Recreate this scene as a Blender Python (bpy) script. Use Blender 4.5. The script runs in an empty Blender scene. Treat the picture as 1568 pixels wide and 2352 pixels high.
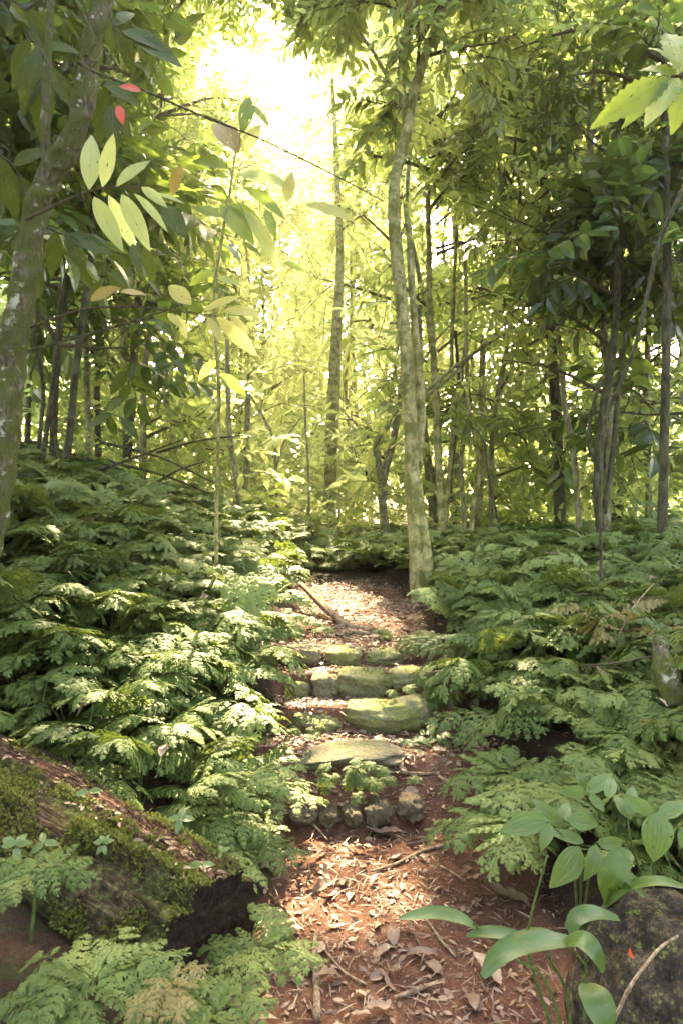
import bpy, math, random
import numpy as np
from mathutils import Vector, noise as mnoise

C = bpy.context.scene.collection
S = bpy.context.scene
R_ = math.radians
PI = math.pi

# ------------------------------------------------------------------ camera
cam = bpy.data.objects.new("camera", bpy.data.cameras.new("camera"))
C.objects.link(cam)
cam.location = (0, 0, 1.5)
cam.rotation_euler = (R_(90), 0, 0)
cam.data.sensor_fit = 'VERTICAL'
cam.data.sensor_height = 36
cam.data.lens = 24
cam.data.clip_end = 600
cam.data.clip_start = 0.05
S.camera = cam

# ------------------------------------------------------------------ light
SUN_EL, SUN_AZ = 45.0, -4.5          # degrees; azimuth from +Y towards +X
w = bpy.data.worlds.new("World"); S.world = w; w.use_nodes = True
nt = w.node_tree; nt.nodes.clear()
sky = nt.nodes.new('ShaderNodeTexSky'); sky.sky_type = 'NISHITA'; sky.sun_disc = False
sky.sun_elevation = R_(SUN_EL); sky.sun_rotation = R_(SUN_AZ)
sky.dust_density = 4.0; sky.air_density = 1.0; sky.ozone_density = 0.6
bg = nt.nodes.new('ShaderNodeBackground'); bg.inputs[1].default_value = 0.15
wo = nt.nodes.new('ShaderNodeOutputWorld')
nt.links.new(sky.outputs[0], bg.inputs[0]); nt.links.new(bg.outputs[0], wo.inputs[0])

sun = bpy.data.objects.new("sun", bpy.data.lights.new("sun", 'SUN')); C.objects.link(sun)
sun.data.energy = 4.2; sun.data.angle = R_(0.6); sun.data.color = (1.0, 0.90, 0.66)
sd = Vector((math.sin(R_(SUN_AZ)) * math.cos(R_(SUN_EL)), math.cos(R_(SUN_AZ)) * math.cos(R_(SUN_EL)), math.sin(R_(SUN_EL))))
sun.rotation_euler = sd.to_track_quat('Z', 'Y').to_euler()
sun.location = (0, 10, 20)

S.view_settings.view_transform = 'Standard'; S.view_settings.look = 'None'
S.view_settings.exposure = 4.1; S.view_settings.gamma = 1.0
S.view_settings.use_curve_mapping = False
S.view_settings.use_white_balance = True; S.view_settings.white_balance_temperature = 8000; S.view_settings.white_balance_tint = 10
S.render.engine = 'CYCLES'
cy = S.cycles
cy.use_denoising = True
try:
    cy.denoiser = 'OPENIMAGEDENOISE'
    cy.denoising_input_passes = 'RGB_ALBEDO_NORMAL'
    cy.denoising_prefilter = 'FAST'
except Exception:
    pass
cy.max_bounces = 6; cy.diffuse_bounces = 3; cy.glossy_bounces = 2; cy.transmission_bounces = 5
cy.volume_bounces = 0; cy.transparent_max_bounces = 6
cy.sample_clamp_indirect = 4.0; cy.caustics_reflective = False; cy.caustics_refractive = False
cy.use_adaptive_sampling = True; cy.adaptive_threshold = 0.008

# ------------------------------------------------------------------ helpers
F = 1568.0
def P(px, py, d):
    """point at distance d along the view axis that the photo shows at (px, py) of 1568 x 2352"""
    return np.array([(px - 784) / F * d, d, 1.5 - (py - 1176) / F * d])

def _hash(ix, iy, s):
    n = (ix.astype(np.int64) * 374761393 + iy.astype(np.int64) * 668265263 + s * 974711) & 0x7fffffff
    n = ((n ^ (n >> 13)) * 1274126177) & 0x7fffffff
    return ((n ^ (n >> 16)) & 0xffff) / 65535.0
def vnoise(x, y, s=0):
    x = np.asarray(x, float); y = np.asarray(y, float)
    ix = np.floor(x); iy = np.floor(y); fx = x - ix; fy = y - iy
    fx = fx * fx * (3 - 2 * fx); fy = fy * fy * (3 - 2 * fy)
    a = _hash(ix, iy, s); b = _hash(ix + 1, iy, s); c = _hash(ix, iy + 1, s); d = _hash(ix + 1, iy + 1, s)
    return (a + (b - a) * fx) * (1 - fy) + (c + (d - c) * fx) * fy - 0.5
def fbm(x, y, s=0, o=4):
    r = 0; a = 1.0
    for k in range(o):
        r = r + a * vnoise(x * 2 ** k, y * 2 ** k, s + k * 17); a *= 0.5
    return r
def sstep(a, b, x):
    t = np.clip((np.asarray(x, float) - a) / (b - a), 0, 1); return t * t * (3 - 2 * t)

class Geo:
    def __init__(s): s.V = []; s.F = []; s.T = []; s.U = []; s.n = 0
    def add(s, V, faces, tint=0.5, uv=None, mat=0):
        """faces: list of (n,k) int arrays; mat: material slot"""
        V = np.asarray(V, float)
        s.V.append(V)
        s.T.append(np.full(len(V), tint) if np.isscalar(tint) else np.asarray(tint, float))
        s.U.append(np.zeros((len(V), 2)) if uv is None else np.asarray(uv, float))
        for f in faces:
            f = np.asarray(f, np.int64)
            if len(f): s.F.append((f + s.n, mat))
        s.n += len(V)
    def mesh(s, name, mats, smooth=True):
        V = np.concatenate(s.V); T = np.concatenate(s.T); U = np.concatenate(s.U)
        me = bpy.data.meshes.new(name)
        loops = np.concatenate([f.ravel() for f, m in s.F])
        tot = np.concatenate([np.full(len(f), f.shape[1]) for f, m in s.F])
        mi = np.concatenate([np.full(len(f), m) for f, m in s.F])
        st = np.concatenate([[0], np.cumsum(tot)[:-1]])
        me.vertices.add(len(V)); me.vertices.foreach_set('co', V.astype(np.float32).ravel())
        me.loops.add(len(loops)); me.loops.foreach_set('vertex_index', loops.astype(np.int32))
        me.polygons.add(len(tot)); me.polygons.foreach_set('loop_start', st.astype(np.int32))
        me.polygons.foreach_set('material_index', mi.astype(np.int32))
        me.polygons.foreach_set('use_smooth', np.full(len(tot), smooth))
        a = me.attributes.new('tint', 'FLOAT', 'POINT'); a.data.foreach_set('value', T.astype(np.float32))
        a = me.attributes.new('luv', 'FLOAT_VECTOR', 'POINT')
        a.data.foreach_set('vector', np.c_[U, np.zeros(len(U))].astype(np.float32).ravel())
        for m in mats: me.materials.append(m)
        me.update(calc_edges=True); me.validate()
        return me
    def build(s, name, mats, parent=None, smooth=True, origin=None):
        if not isinstance(mats, (list, tuple)): mats = [mats]
        if origin is not None:
            for k in range(len(s.V)): s.V[k] = s.V[k] - np.asarray(origin)
        o = bpy.data.objects.new(name, s.mesh(name, mats, smooth)); C.objects.link(o)
        if origin is not None: o.location = origin
        if parent is not None: o.parent = parent
        return o

def tag(o, label=None, cat=None, group=None, kind=None):
    if label: o['label'] = label
    if cat: o['category'] = cat
    if group: o['group'] = group
    if kind: o['kind'] = kind
    return o
def empty(name, loc, label=None, cat=None, group=None):
    o = bpy.data.objects.new(name, None); C.objects.link(o); o.location = loc
    o.empty_display_size = 0.05
    return tag(o, label, cat, group)
def copy_tree(root):
    r = root.copy(); C.objects.link(r)
    for ch in list(root.children):
        c = ch.copy(); C.objects.link(c); c.parent = r
    return r

def norm(v):
    v = np.asarray(v, float); return v / np.maximum(np.linalg.norm(v, axis=-1, keepdims=True), 1e-9)
def frames(dirs, ups):
    """rotation matrices whose +Y is dirs and +Z near ups (columns x,y,z)"""
    y = norm(dirs); x = norm(np.cross(y, ups)); z = np.cross(x, y)
    return np.stack([x, y, z], axis=-1)
def place(geo, tmpl, pos, Rm, sc, tints=None, mat=None):
    """tmpl: list of (V, faces, tint, uv, mat) blocks; placed N times in one vectorised go"""
    N = len(pos)
    for (V, faces, tint, uv, m) in tmpl:
        W = np.einsum('nij,vj->nvi', Rm, V) * sc[:, None, None] + pos[:, None, :]
        T = np.broadcast_to(tint, (N, len(V))) if tints is None else (np.broadcast_to(tint, (N, len(V))) * 0.5 + tints[:, None] * 0.5)
        off = (np.arange(N) * len(V))[:, None, None]
        fs = [(f[None] + off).reshape(-1, f.shape[1]) for f in faces]
        geo.add(W.reshape(-1, 3), fs, T.ravel(), np.tile(uv, (N, 1)), m if mat is None else mat)

# ---- leaf blades
def leaf(L=1.0, W=0.3, n=6, peak=0.45, fold=0.25, droop=0.25, wave=0.0, seed=0, tipw=0.0, serr=0.0):
    t = np.linspace(0, 1, n + 1)
    e = math.log(0.5) / math.log(peak)
    wd = np.sin(PI * np.clip(t, 0, 1) ** e) ** 0.85 * W / 2
    wd[0] = 0.015 * W; wd[-1] = 0.004 * W + tipw
    if serr: wd[1:-1] *= 1 + serr * np.where(np.arange(1, n) % 2, 1, -1)
    rr = np.random.RandomState(seed)
    z = -droop * L * t ** 2
    y = L * t * (1 - 0.15 * droop * t)
    wv = wave * W * rr.uniform(-1, 1, (2, n + 1))
    Vl = np.c_[-wd, y, z + fold * wd + wv[0]]; Vm = np.c_[0 * t, y, z]; Vr = np.c_[wd, y, z + fold * wd + wv[1]]
    V = np.concatenate([Vl, Vm, Vr]); k = n + 1; i = np.arange(n)
    f = np.concatenate([np.c_[i, k + i, k + i + 1, i + 1], np.c_[k + i, 2 * k + i, 2 * k + i + 1, k + i + 1]])
    uv = np.concatenate([np.c_[-1 + 0 * t, t], np.c_[0 * t, t], np.c_[1 + 0 * t, t]])
    return V, f, uv
def leaf_lo(L=1.0, W=0.32, fold=0.3, droop=0.15):
    V = np.array([[0, 0, 0], [-W / 2, .33 * L, fold * W * .5 - .1 * droop], [-W * .36, .7 * L, fold * W * .3 - .5 * droop * L],
                  [0, L, -droop * L], [W * .36, .7 * L, fold * W * .3 - .5 * droop * L], [W / 2, .33 * L, fold * W * .5 - .1 * droop]])
    return V, np.array([[0, 3, 2, 1], [0, 5, 4, 3]]), np.array([[0, 0], [-1, .33], [-1, .7], [0, 1], [1, .7], [1, .33]], float)

# ---- tubes
def spline(pts, n):
    p = np.asarray(pts, float)
    if len(p) == 2: return p[0] + (p[1] - p[0]) * np.linspace(0, 1, n)[:, None]
    q = np.concatenate([[2 * p[0] - p[1]], p, [2 * p[-1] - p[-2]]]); m = len(p) - 1
    out = []
    for u in np.linspace(0, m, n):
        i = min(int(u), m - 1); t = u - i
        a, b, c, d = q[i], q[i + 1], q[i + 2], q[i + 3]
        out.append(0.5 * (2 * b + (c - a) * t + (2 * a - 5 * b + 4 * c - d) * t * t + (3 * b - 3 * c + d - a) * t ** 3))
    return np.array(out)
def tube(geo, pts, radii, n=12, seg=6, tint=0.5, mat=0, rough=0.0, seed=0, cap=True, jitter=0.0):
    c = spline(pts, n); r = np.interp(np.linspace(0, 1, n), np.linspace(0, 1, len(radii)), radii)
    rs = np.random.RandomState(seed)
    if jitter: c = c + rs.normal(0, jitter, c.shape) * (np.linspace(0, 1, n) > 0)[:, None]
    tg = norm(np.gradient(c, axis=0))
    ref = np.array([0.13, 0.97, 0.2]) if abs(tg[:, 1]).mean() < 0.8 else np.array([0.9, 0.1, 0.4])
    x = norm(np.cross(tg, ref)); y = np.cross(tg, x)
    a = np.arange(seg) / seg * 2 * PI
    rr = r[:, None] * np.ones((1, seg))
    if rough:
        k = 1 + rough * 2 * fbm(np.cos(a)[None] * 1.3 + 5 + 0 * rr + seed, np.sin(a)[None] * 1.3 + np.linspace(0, 1, n)[:, None] * n * .35, seed, 3)
        rr = rr * k
    V = c[:, None] + rr[..., None] * (np.cos(a)[None, :, None] * x[:, None] + np.sin(a)[None, :, None] * y[:, None])
    i = np.arange(n - 1)[:, None]; j = np.arange(seg)[None]; j2 = (j + 1) % seg
    f = np.stack([i * seg + j, i * seg + j2, (i + 1) * seg + j2, (i + 1) * seg + j], -1).reshape(-1, 4)
    fs = [f]
    if cap: fs += [np.arange(seg)[None, ::-1], ((n - 1) * seg + np.arange(seg))[None]]
    uv = np.c_[np.tile(np.arange(seg) / seg, n), np.repeat(np.linspace(0, 1, n), seg)]
    geo.add(V.reshape(-1, 3), fs, tint, uv, mat)
    return c

# ------------------------------------------------------------------ materials
def N(m, t, **kw):
    n = m.node_tree.nodes.new(t)
    for k, v in kw.items():
        if k in n.inputs.keys(): n.inputs[k].default_value = v
        else: setattr(n, k, v)
    return n
def newmat(name):
    m = bpy.data.materials.new(name); m.use_nodes = True; m.node_tree.nodes.clear()
    m.cycles.use_bump_map_correction = False
    return m
def L_(m, a, b): m.node_tree.links.new(a, b)
def ramp(m, fac, stops):
    r = N(m, 'ShaderNodeValToRGB'); e = r.color_ramp.elements
    while len(e) < len(stops): e.new(0.5)
    for k, (p, c) in enumerate(stops):
        e[k].position = p; e[k].color = (*c, 1)
    if fac is not None: L_(m, fac, r.inputs[0])
    return r.outputs[0]
def noise_(m, scale, detail=4, rough=0.6, coord=None, dist=0.0):
    n = N(m, 'ShaderNodeTexNoise'); n.inputs['Scale'].default_value = scale
    n.inputs['Detail'].default_value = detail; n.inputs['Roughness'].default_value = rough; n.inputs['Distortion'].default_value = dist
    if coord is not None: L_(m, coord, n.inputs['Vector'])
    return n.outputs['Fac']
def mixc(m, fac, a, b, mode='MIX'):
    n = N(m, 'ShaderNodeMix', data_type='RGBA', blend_type=mode)
    for s, v in ((0, fac), (6, a), (7, b)):
        if hasattr(v, 'is_linked'): L_(m, v, n.inputs[s])
        else: n.inputs[s].default_value = v if not isinstance(v, tuple) else (*v, 1)
    return n.outputs[2]
def maths(m, op, a, b=0.0, clamp=False):
    n = N(m, 'ShaderNodeMath', operation=op, use_clamp=clamp)
    for s, v in ((0, a), (1, b)):
        if hasattr(v, 'is_linked'): L_(m, v, n.inputs[s])
        else: n.inputs[s].default_value = v
    return n.outputs[0]
def attr(m, name, out='Fac'):
    a = N(m, 'ShaderNodeAttribute'); a.attribute_name = name; return a.outputs[out]
def gpos(m):
    return N(m, 'ShaderNodeNewGeometry').outputs['Position']
def ocoord(m): return N(m, 'ShaderNodeTexCoord').outputs['Object']

def leaf_mat(name, dark, mid, light, trans, tf=0.45, rough=0.42, veins=0, holes=0.0, spec=0.5, rnd=.15):
    m = newmat(name)
    t = attr(m, 'tint')
    oi = N(m, 'ShaderNodeObjectInfo').outputs['Random']
    t2 = maths(m, 'ADD', maths(m, 'MULTIPLY', t, 1 - rnd), maths(m, 'MULTIPLY', oi, rnd))
    col = ramp(m, t2, [(0.0, dark), (0.5, mid), (1.0, light)])
    nz = noise_(m, 30, 3, coord=ocoord(m))
    col = mixc(m, maths(m, 'MULTIPLY', nz, 0.5), col, tuple(c * 0.6 for c in mid))
    tr = ramp(m, t2, [(0.0, tuple(c * 0.6 for c in trans)), (1.0, trans)])
    if veins:
        sx = N(m, 'ShaderNodeSeparateXYZ'); L_(m, attr(m, 'luv', 'Vector'), sx.inputs[0])
        au = maths(m, 'ABSOLUTE', sx.outputs[0])
        midrib = maths(m, 'LESS_THAN', au, 0.045)
        if veins == 'pinnate':
            ph = maths(m, 'ADD', maths(m, 'MULTIPLY', sx.outputs[1], 13.0), maths(m, 'MULTIPLY', au, -2.6))
            fr = maths(m, 'FRACT', ph); vn = maths(m, 'LESS_THAN', fr, 0.13)
            v = maths(m, 'MAXIMUM', midrib, maths(m, 'MULTIPLY', vn, 0.55))
            bh = maths(m, 'MAXIMUM', maths(m, 'PINGPONG', ph, 0.5), maths(m, 'MULTIPLY', midrib, -0.5))
        else:   # veins that run from base to tip
            fr = maths(m, 'FRACT', maths(m, 'ADD', maths(m, 'MULTIPLY', au, 2.5), 0.44)); vn = maths(m, 'LESS_THAN', fr, 0.12)
            v = maths(m, 'MULTIPLY', maths(m, 'MAXIMUM', midrib, vn), .6)
            bh = maths(m, 'PINGPONG', maths(m, 'ADD', maths(m, 'MULTIPLY', au, 2.5), 0.37), 0.5)
        col = mixc(m, maths(m, 'MULTIPLY', v, 0.8), col, tuple(min(1, c * 2.2 + .02) for c in mid) if veins == 'pinnate' else tuple(c * .45 for c in mid))
        tr = mixc(m, maths(m, 'MULTIPLY', v, 0.7), tr, tuple(c * 0.35 for c in trans))
    p = N(m, 'ShaderNodeBsdfPrincipled'); L_(m, col, p.inputs['Base Color'])
    p.inputs['Roughness'].default_value = rough; p.inputs['Specular IOR Level'].default_value = spec
    if veins:
        b = N(m, 'ShaderNodeBump'); b.inputs['Strength'].default_value = 0.5; b.inputs['Distance'].default_value = 0.004
        L_(m, bh, b.inputs['Height']); L_(m, b.outputs[0], p.inputs['Normal'])
    tb = N(m, 'ShaderNodeBsdfTranslucent'); L_(m, tr, tb.inputs[0])
    if holes:
        va = N(m, 'ShaderNodeVectorMath', operation='ADD'); L_(m, attr(m, 'luv', 'Vector'), va.inputs[0]); L_(m, maths(m, 'MULTIPLY', oi, 37.0), va.inputs[1])
        mp = N(m, 'ShaderNodeMapping'); L_(m, va.outputs[0], mp.inputs[0]); mp.inputs['Scale'].default_value = (1, 3, 1)
        hm = ramp(m, noise_(m, 3.2, 2, .5, mp.outputs[0]), [(holes, (0, 0, 0)), (holes + .012, (1, 1, 1))])
        wear = ramp(m, noise_(m, 2.2, 5, .7, mp.outputs[0]), [(.52, (0, 0, 0)), (.72, (.75, .75, .75))])
        L_(m, mixc(m, wear, col, (.20, .15, .07)), p.inputs['Base Color'])
    mx = N(m, 'ShaderNodeMixShader'); mx.inputs[0].default_value = tf
    L_(m, p.outputs[0], mx.inputs[1]); L_(m, tb.outputs[0], mx.inputs[2])
    o = N(m, 'ShaderNodeOutputMaterial')
    if holes:
        m2 = N(m, 'ShaderNodeMixShader'); L_(m, hm, m2.inputs[0]); L_(m, mx.outputs[0], m2.inputs[1]); L_(m, N(m, 'ShaderNodeBsdfTransparent').outputs[0], m2.inputs[2])
        L_(m, m2.outputs[0], o.inputs[0])
    else: L_(m, mx.outputs[0], o.inputs[0])
    return m

def solid(name, build):
    m = newmat(name); p = N(m, 'ShaderNodeBsdfPrincipled'); p.inputs['Roughness'].default_value = 0.85
    p.inputs['Specular IOR Level'].default_value = 0.25
    col, h, st, dist = build(m, p)
    L_(m, col, p.inputs['Base Color'])
    if h is not None:
        b = N(m, 'ShaderNodeBump'); b.inputs['Strength'].default_value = st; b.inputs['Distance'].default_value = dist
        L_(m, h, b.inputs['Height']); L_(m, b.outputs[0], p.inputs['Normal'])
    o = N(m, 'ShaderNodeOutputMaterial'); L_(m, p.outputs[0], o.inputs[0])
    return m
def up_mask(m, lo=0.1, hi=0.7):
    s = N(m, 'ShaderNodeSeparateXYZ'); L_(m, N(m, 'ShaderNodeNewGeometry').outputs['Normal'], s.inputs[0])
    r = N(m, 'ShaderNodeMapRange'); r.inputs[1].default_value = lo; r.inputs[2].default_value = hi
    L_(m, s.outputs[2], r.inputs[0]); return r.outputs[0]

def bark(name, c1, c2, moss, amt, patch=(0.45, 0.45, 0.34), pamt=0.35, sc=1.0):
    def f(m, p):
        g = gpos(m)
        mp = N(m, 'ShaderNodeMapping'); L_(m, g, mp.inputs[0]); mp.inputs['Scale'].default_value = (1, 1, 0.45)
        n1 = noise_(m, 22 * sc, 6, .7, mp.outputs[0]); n2 = noise_(m, 5 * sc, 4, .65, g); n3 = noise_(m, 90 * sc, 3, .7, g); n4 = noise_(m, 8 * sc, 2, .5, g)
        col = ramp(m, n1, [(0.38, c1), (0.62, c2)])
        pm = ramp(m, n4, [(0.6, (0, 0, 0)), (0.66, (1, 1, 1))])
        col = mixc(m, maths(m, 'MULTIPLY', pm, pamt), col, patch)
        mm = ramp(m, maths(m, 'ADD', maths(m, 'MULTIPLY', n2, .7), maths(m, 'MULTIPLY', n3, .3)), [(0.62 - amt * .25, (0, 0, 0)), (0.70 - amt * .25, (1, 1, 1))])
        mc = ramp(m, n3, [(0.3, tuple(c * .35 for c in moss)), (0.7, moss)])
        col = mixc(m, maths(m, 'MULTIPLY', mm, min(1, amt + .3)), col, mc)
        return col, maths(m, 'ADD', n1, maths(m, 'MULTIPLY', n3, .6)), 0.9, 0.02
    return solid(name, f)

M = {}
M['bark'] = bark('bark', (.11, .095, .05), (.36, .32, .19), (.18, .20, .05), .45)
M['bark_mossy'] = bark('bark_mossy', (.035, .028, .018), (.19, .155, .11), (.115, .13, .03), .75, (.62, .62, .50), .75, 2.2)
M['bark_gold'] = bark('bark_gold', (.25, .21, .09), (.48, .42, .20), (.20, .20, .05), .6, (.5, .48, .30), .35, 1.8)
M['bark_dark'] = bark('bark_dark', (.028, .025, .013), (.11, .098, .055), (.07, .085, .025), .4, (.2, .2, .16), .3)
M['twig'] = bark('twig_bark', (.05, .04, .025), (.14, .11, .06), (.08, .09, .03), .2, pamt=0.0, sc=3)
M['deadwood'] = bark('deadwood', (.16, .10, .065), (.42, .31, .21), (.14, .15, .05), .05, (.55, .46, .36), .5, 2)

def _ground(m, p):
    g = gpos(m)
    n1 = noise_(m, 3.2, 6, .65, g); n2 = noise_(m, 28, 6, .75, g); n3 = noise_(m, 110, 4, .7, g); n5 = noise_(m, 9, 5, .7, g)
    dirt = ramp(m, n1, [(0.3, (.075, .034, .023)), (0.5, (.155, .074, .046)), (0.72, (.24, .13, .083))])
    dirt = mixc(m, ramp(m, n2, [(.40, (0, 0, 0)), (.62, (1, 1, 1))]), dirt, (.13, .05, .028))
    dirt = mixc(m, ramp(m, n5, [(.42, (0, 0, 0)), (.6, (.75, .75, .75))]), dirt, (.075, .034, .024))
    dirt = mixc(m, ramp(m, n3, [(.6, (0, 0, 0)), (.68, (.7, .7, .7))]), dirt, (.36, .23, .16))
    soil = ramp(m, n2, [(0.3, (.010, .006, .004)), (0.7, (.055, .026, .016))])  # soil kept near black to paint in the dark gaps between ferns
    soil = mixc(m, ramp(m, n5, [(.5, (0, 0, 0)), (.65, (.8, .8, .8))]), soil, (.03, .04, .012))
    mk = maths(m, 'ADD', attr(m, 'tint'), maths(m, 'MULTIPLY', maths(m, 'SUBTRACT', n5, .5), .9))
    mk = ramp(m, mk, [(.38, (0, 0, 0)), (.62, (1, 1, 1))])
    return mixc(m, mk, soil, dirt), maths(m, 'ADD', n2, maths(m, 'MULTIPLY', n3, .5)), 0.9, 0.02
M['ground'] = solid('ground', _ground)

def _stone(c1, c2, moss, lo, amt):
    def f(m, p):
        g = gpos(m); n1 = noise_(m, 9, 6, .7, g); n2 = noise_(m, 60, 5, .75, g); n3 = noise_(m, 160, 3, .7, g)
        col = ramp(m, n1, [(.3, c1), (.7, c2)])
        col = mixc(m, ramp(m, n2, [(.45, (0, 0, 0)), (.7, (.8, .8, .8))]), col, tuple(c * .5 for c in c1))
        mk = maths(m, 'MULTIPLY', ramp(m, maths(m, 'ADD', maths(m, 'MULTIPLY', n1, .7), maths(m, 'MULTIPLY', n2, .5)), [(lo, (0, 0, 0)), (lo + .14, (1, 1, 1))]), amt)
        mc = ramp(m, n3, [(.3, tuple(c * .3 for c in moss)), (.65, moss)])
        return mixc(m, mk, col, mc), maths(m, 'ADD', n2, maths(m, 'MULTIPLY', n3, .7)), 1.0, 0.012
    return f
M['stone_moss'] = solid('stone_moss', _stone((.16, .145, .10), (.36, .33, .24), (.24, .26, .07), .50, .9))
M['stone_grey'] = solid('stone_grey', _stone((.13, .105, .075), (.30, .255, .185), (.16, .18, .06), .56, .85))
M['stone_dirt'] = solid('stone_dirt', _stone((.12, .075, .05), (.20, .165, .12), (.10, .12, .05), .60, .6))
def _boulder(m, p):
    g = gpos(m); n1 = noise_(m, 14, 8, .8, g); n2 = noise_(m, 75, 6, .8, g); n3 = noise_(m, 38, 4, .8, g)
    col = ramp(m, n1, [(.38, (.012, .010, .008)), (.5, (.065, .048, .036)), (.62, (.17, .12, .088))])
    col = mixc(m, ramp(m, n2, [(.46, (0, 0, 0)), (.56, (.85, .85, .85))]), col, (.018, .014, .011))
    col = mixc(m, ramp(m, n3, [(.56, (0, 0, 0)), (.62, (.85, .85, .85))]), col, (.17, .185, .06))
    return col, maths(m, 'ADD', n1, maths(m, 'MULTIPLY', n2, .5)), 1.0, .03
M['boulder'] = solid('boulder', _boulder)
def _logm(m, p):
    g = gpos(m)
    n1 = noise_(m, 7, 6, .7, g); n2 = noise_(m, 45, 5, .75, g); n3 = noise_(m, 170, 3, .75, g)
    mp = N(m, 'ShaderNodeMapping'); L_(m, attr(m, 'luv', 'Vector'), mp.inputs[0]); mp.inputs['Scale'].default_value = (5, 1.6, 1)
    n4 = noise_(m, 6, 6, .75, mp.outputs[0], 1.0)
    wood = ramp(m, maths(m, 'ADD', maths(m, 'MULTIPLY', n4, .6), maths(m, 'MULTIPLY', n2, .4)), [(.40, (.010, .006, .005)), (.50, (.085, .045, .032)), (.60, (.34, .20, .15))])
    mk = maths(m, 'ADD', maths(m, 'MULTIPLY', attr(m, 'tint'), .55), maths(m, 'ADD', maths(m, 'MULTIPLY', n1, .45), maths(m, 'MULTIPLY', n2, .3)))
    mk = ramp(m, mk, [(.66, (0, 0, 0)), (.80, (1, 1, 1))])
    mc = ramp(m, n2, [(.35, (.014, .015, .006)), (.5, (.05, .055, .018)), (.66, (.18, .19, .07))])
    return mixc(m, mk, wood, mc), maths(m, 'ADD', maths(m, 'MULTIPLY', n4, 2.0), maths(m, 'MULTIPLY', n3, 1.0)), 1.0, 0.03
M['log'] = solid('log_moss', _logm)
def _end(m, p):
    g = gpos(m); n2 = noise_(m, 35, 5, .75, g)
    return ramp(m, n2, [(.35, (.010, .007, .005)), (.6, (.045, .027, .018)), (.75, (.12, .07, .05))]), n2, 1.0, .03
M['log_end'] = solid('rotten_log_end', _end)
M['moss'] = leaf_mat('moss', (.035, .038, .012), (.14, .15, .04), (.34, .35, .12), (.24, .27, .06), .3, .8, spec=.1)
M['fern'] = leaf_mat('fern', (.024, .044, .012), (.082, .122, .028), (.31, .36, .12), (.28, .37, .07), .20, .60, spec=.25, rnd=.45)  # highlights painted into the light end; dark end lowered for shade contrast
M['fern_dry'] = leaf_mat('fern_dry', (.10, .08, .025), (.20, .165, .055), (.30, .25, .10), (.4, .33, .1), .35, .6)
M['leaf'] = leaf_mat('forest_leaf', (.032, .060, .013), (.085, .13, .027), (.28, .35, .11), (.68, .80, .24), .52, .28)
M['leaf_dark'] = leaf_mat('shaded_forest_leaf', (.014, .030, .008), (.038, .068, .017), (.15, .20, .06), (.27, .38, .07), .42, .26)  # darker copy of the forest leaf; shade of the wood's sides painted in
M['leaf_gold'] = leaf_mat('backlit_forest_leaf', (.10, .14, .04), (.18, .23, .06), (.30, .35, .11), (.90, .95, .42), .62, .34)  # lighter copy of the forest leaf; backlight of the bright middle painted in
M['leaf_pale'] = leaf_mat('pale_big_leaf', (.12, .19, .06), (.20, .28, .10), (.28, .36, .14), (.82, .92, .36), .58, .45, 'pinnate', holes=.70)
M['leaf_yellow'] = leaf_mat('yellow_big_leaf', (.26, .27, .08), (.36, .36, .11), (.44, .43, .14), (.95, .90, .32), .6, .45, 'pinnate', holes=.70)
M['leaf_green'] = leaf_mat('green_big_leaf', (.045, .09, .012), (.08, .14, .022), (.14, .21, .045), (.50, .66, .10), .5, .35, 'pinnate', holes=.70)
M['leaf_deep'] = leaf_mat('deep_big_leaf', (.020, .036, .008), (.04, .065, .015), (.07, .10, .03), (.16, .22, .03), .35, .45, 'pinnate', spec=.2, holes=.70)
M['leaf_lined'] = leaf_mat('lined_leaf', (.05, .10, .026), (.10, .165, .045), (.20, .27, .09), (.30, .46, .12), .32, .35, 'lines', holes=.70)
M['leaf_strap'] = leaf_mat('strap_leaf', (.028, .070, .012), (.05, .11, .02), (.13, .20, .05), (.22, .33, .05), .32, .42, holes=.74)
M['leaf_red'] = leaf_mat('red_leaf', (.35, .05, .02), (.5, .07, .03), (.6, .12, .05), (.85, .12, .05), .5, .4)
M['leaf_brown'] = leaf_mat('brown_leaf', (.16, .11, .03), (.24, .17, .05), (.34, .26, .09), (.55, .40, .10), .45, .5, 'pinnate', holes=.70)
M['dead_leaf'] = leaf_mat('dead_leaf', (.08, .042, .03), (.22, .135, .095), (.48, .36, .27), (.4, .24, .14), .15, .6)
M['stem'] = bark('green_stem', (.06, .09, .02), (.13, .17, .05), (.1, .14, .03), .1, pamt=0, sc=3)

# ------------------------------------------------------------------ terrain
def zpath(y):
    y = np.asarray(y, float)
    ys = [0, 2.4, 3.16, 3.22, 3.42, 3.84, 3.90, 4.22, 4.28, 4.54, 4.60, 5.2, 6.3, 7.0, 9.3, 14, 30, 200]
    zs = [-.02, 0, .01, .07, .270, .255, .385, .355, .485, .475, .56, .61, .72, .88, .84, .84, .9, 1.6]
    return np.interp(y, ys, zs)
def zsoft(y):
    return np.interp(np.asarray(y, float), [0, 2.5, 4.5, 6.3, 7.1, 9.5, 14, 30, 200], [0, .02, .5, .70, .86, .84, .84, .9, 1.6])
def pedge(y):
    """left and right edge of the path"""
    y = np.asarray(y, float)
    l = np.interp(y, [0, 2, 3.3, 4.0, 4.6, 6, 7.4, 8.2], [-.22, -.22, -.36, -.38, -.44, -.42, -.45, -.1])
    r = np.interp(y, [0, 2, 2.6, 3.3, 4.0, 4.6, 6, 7.4, 8.2], [.66, .66, .72, .72, .58, .55, .50, .3, .1])
    return l + .05 * np.sin(y * 5.1) + .03 * np.sin(y * 11.7), r + .05 * np.sin(y * 4.3 + 1) + .03 * np.sin(y * 9.1)
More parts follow.
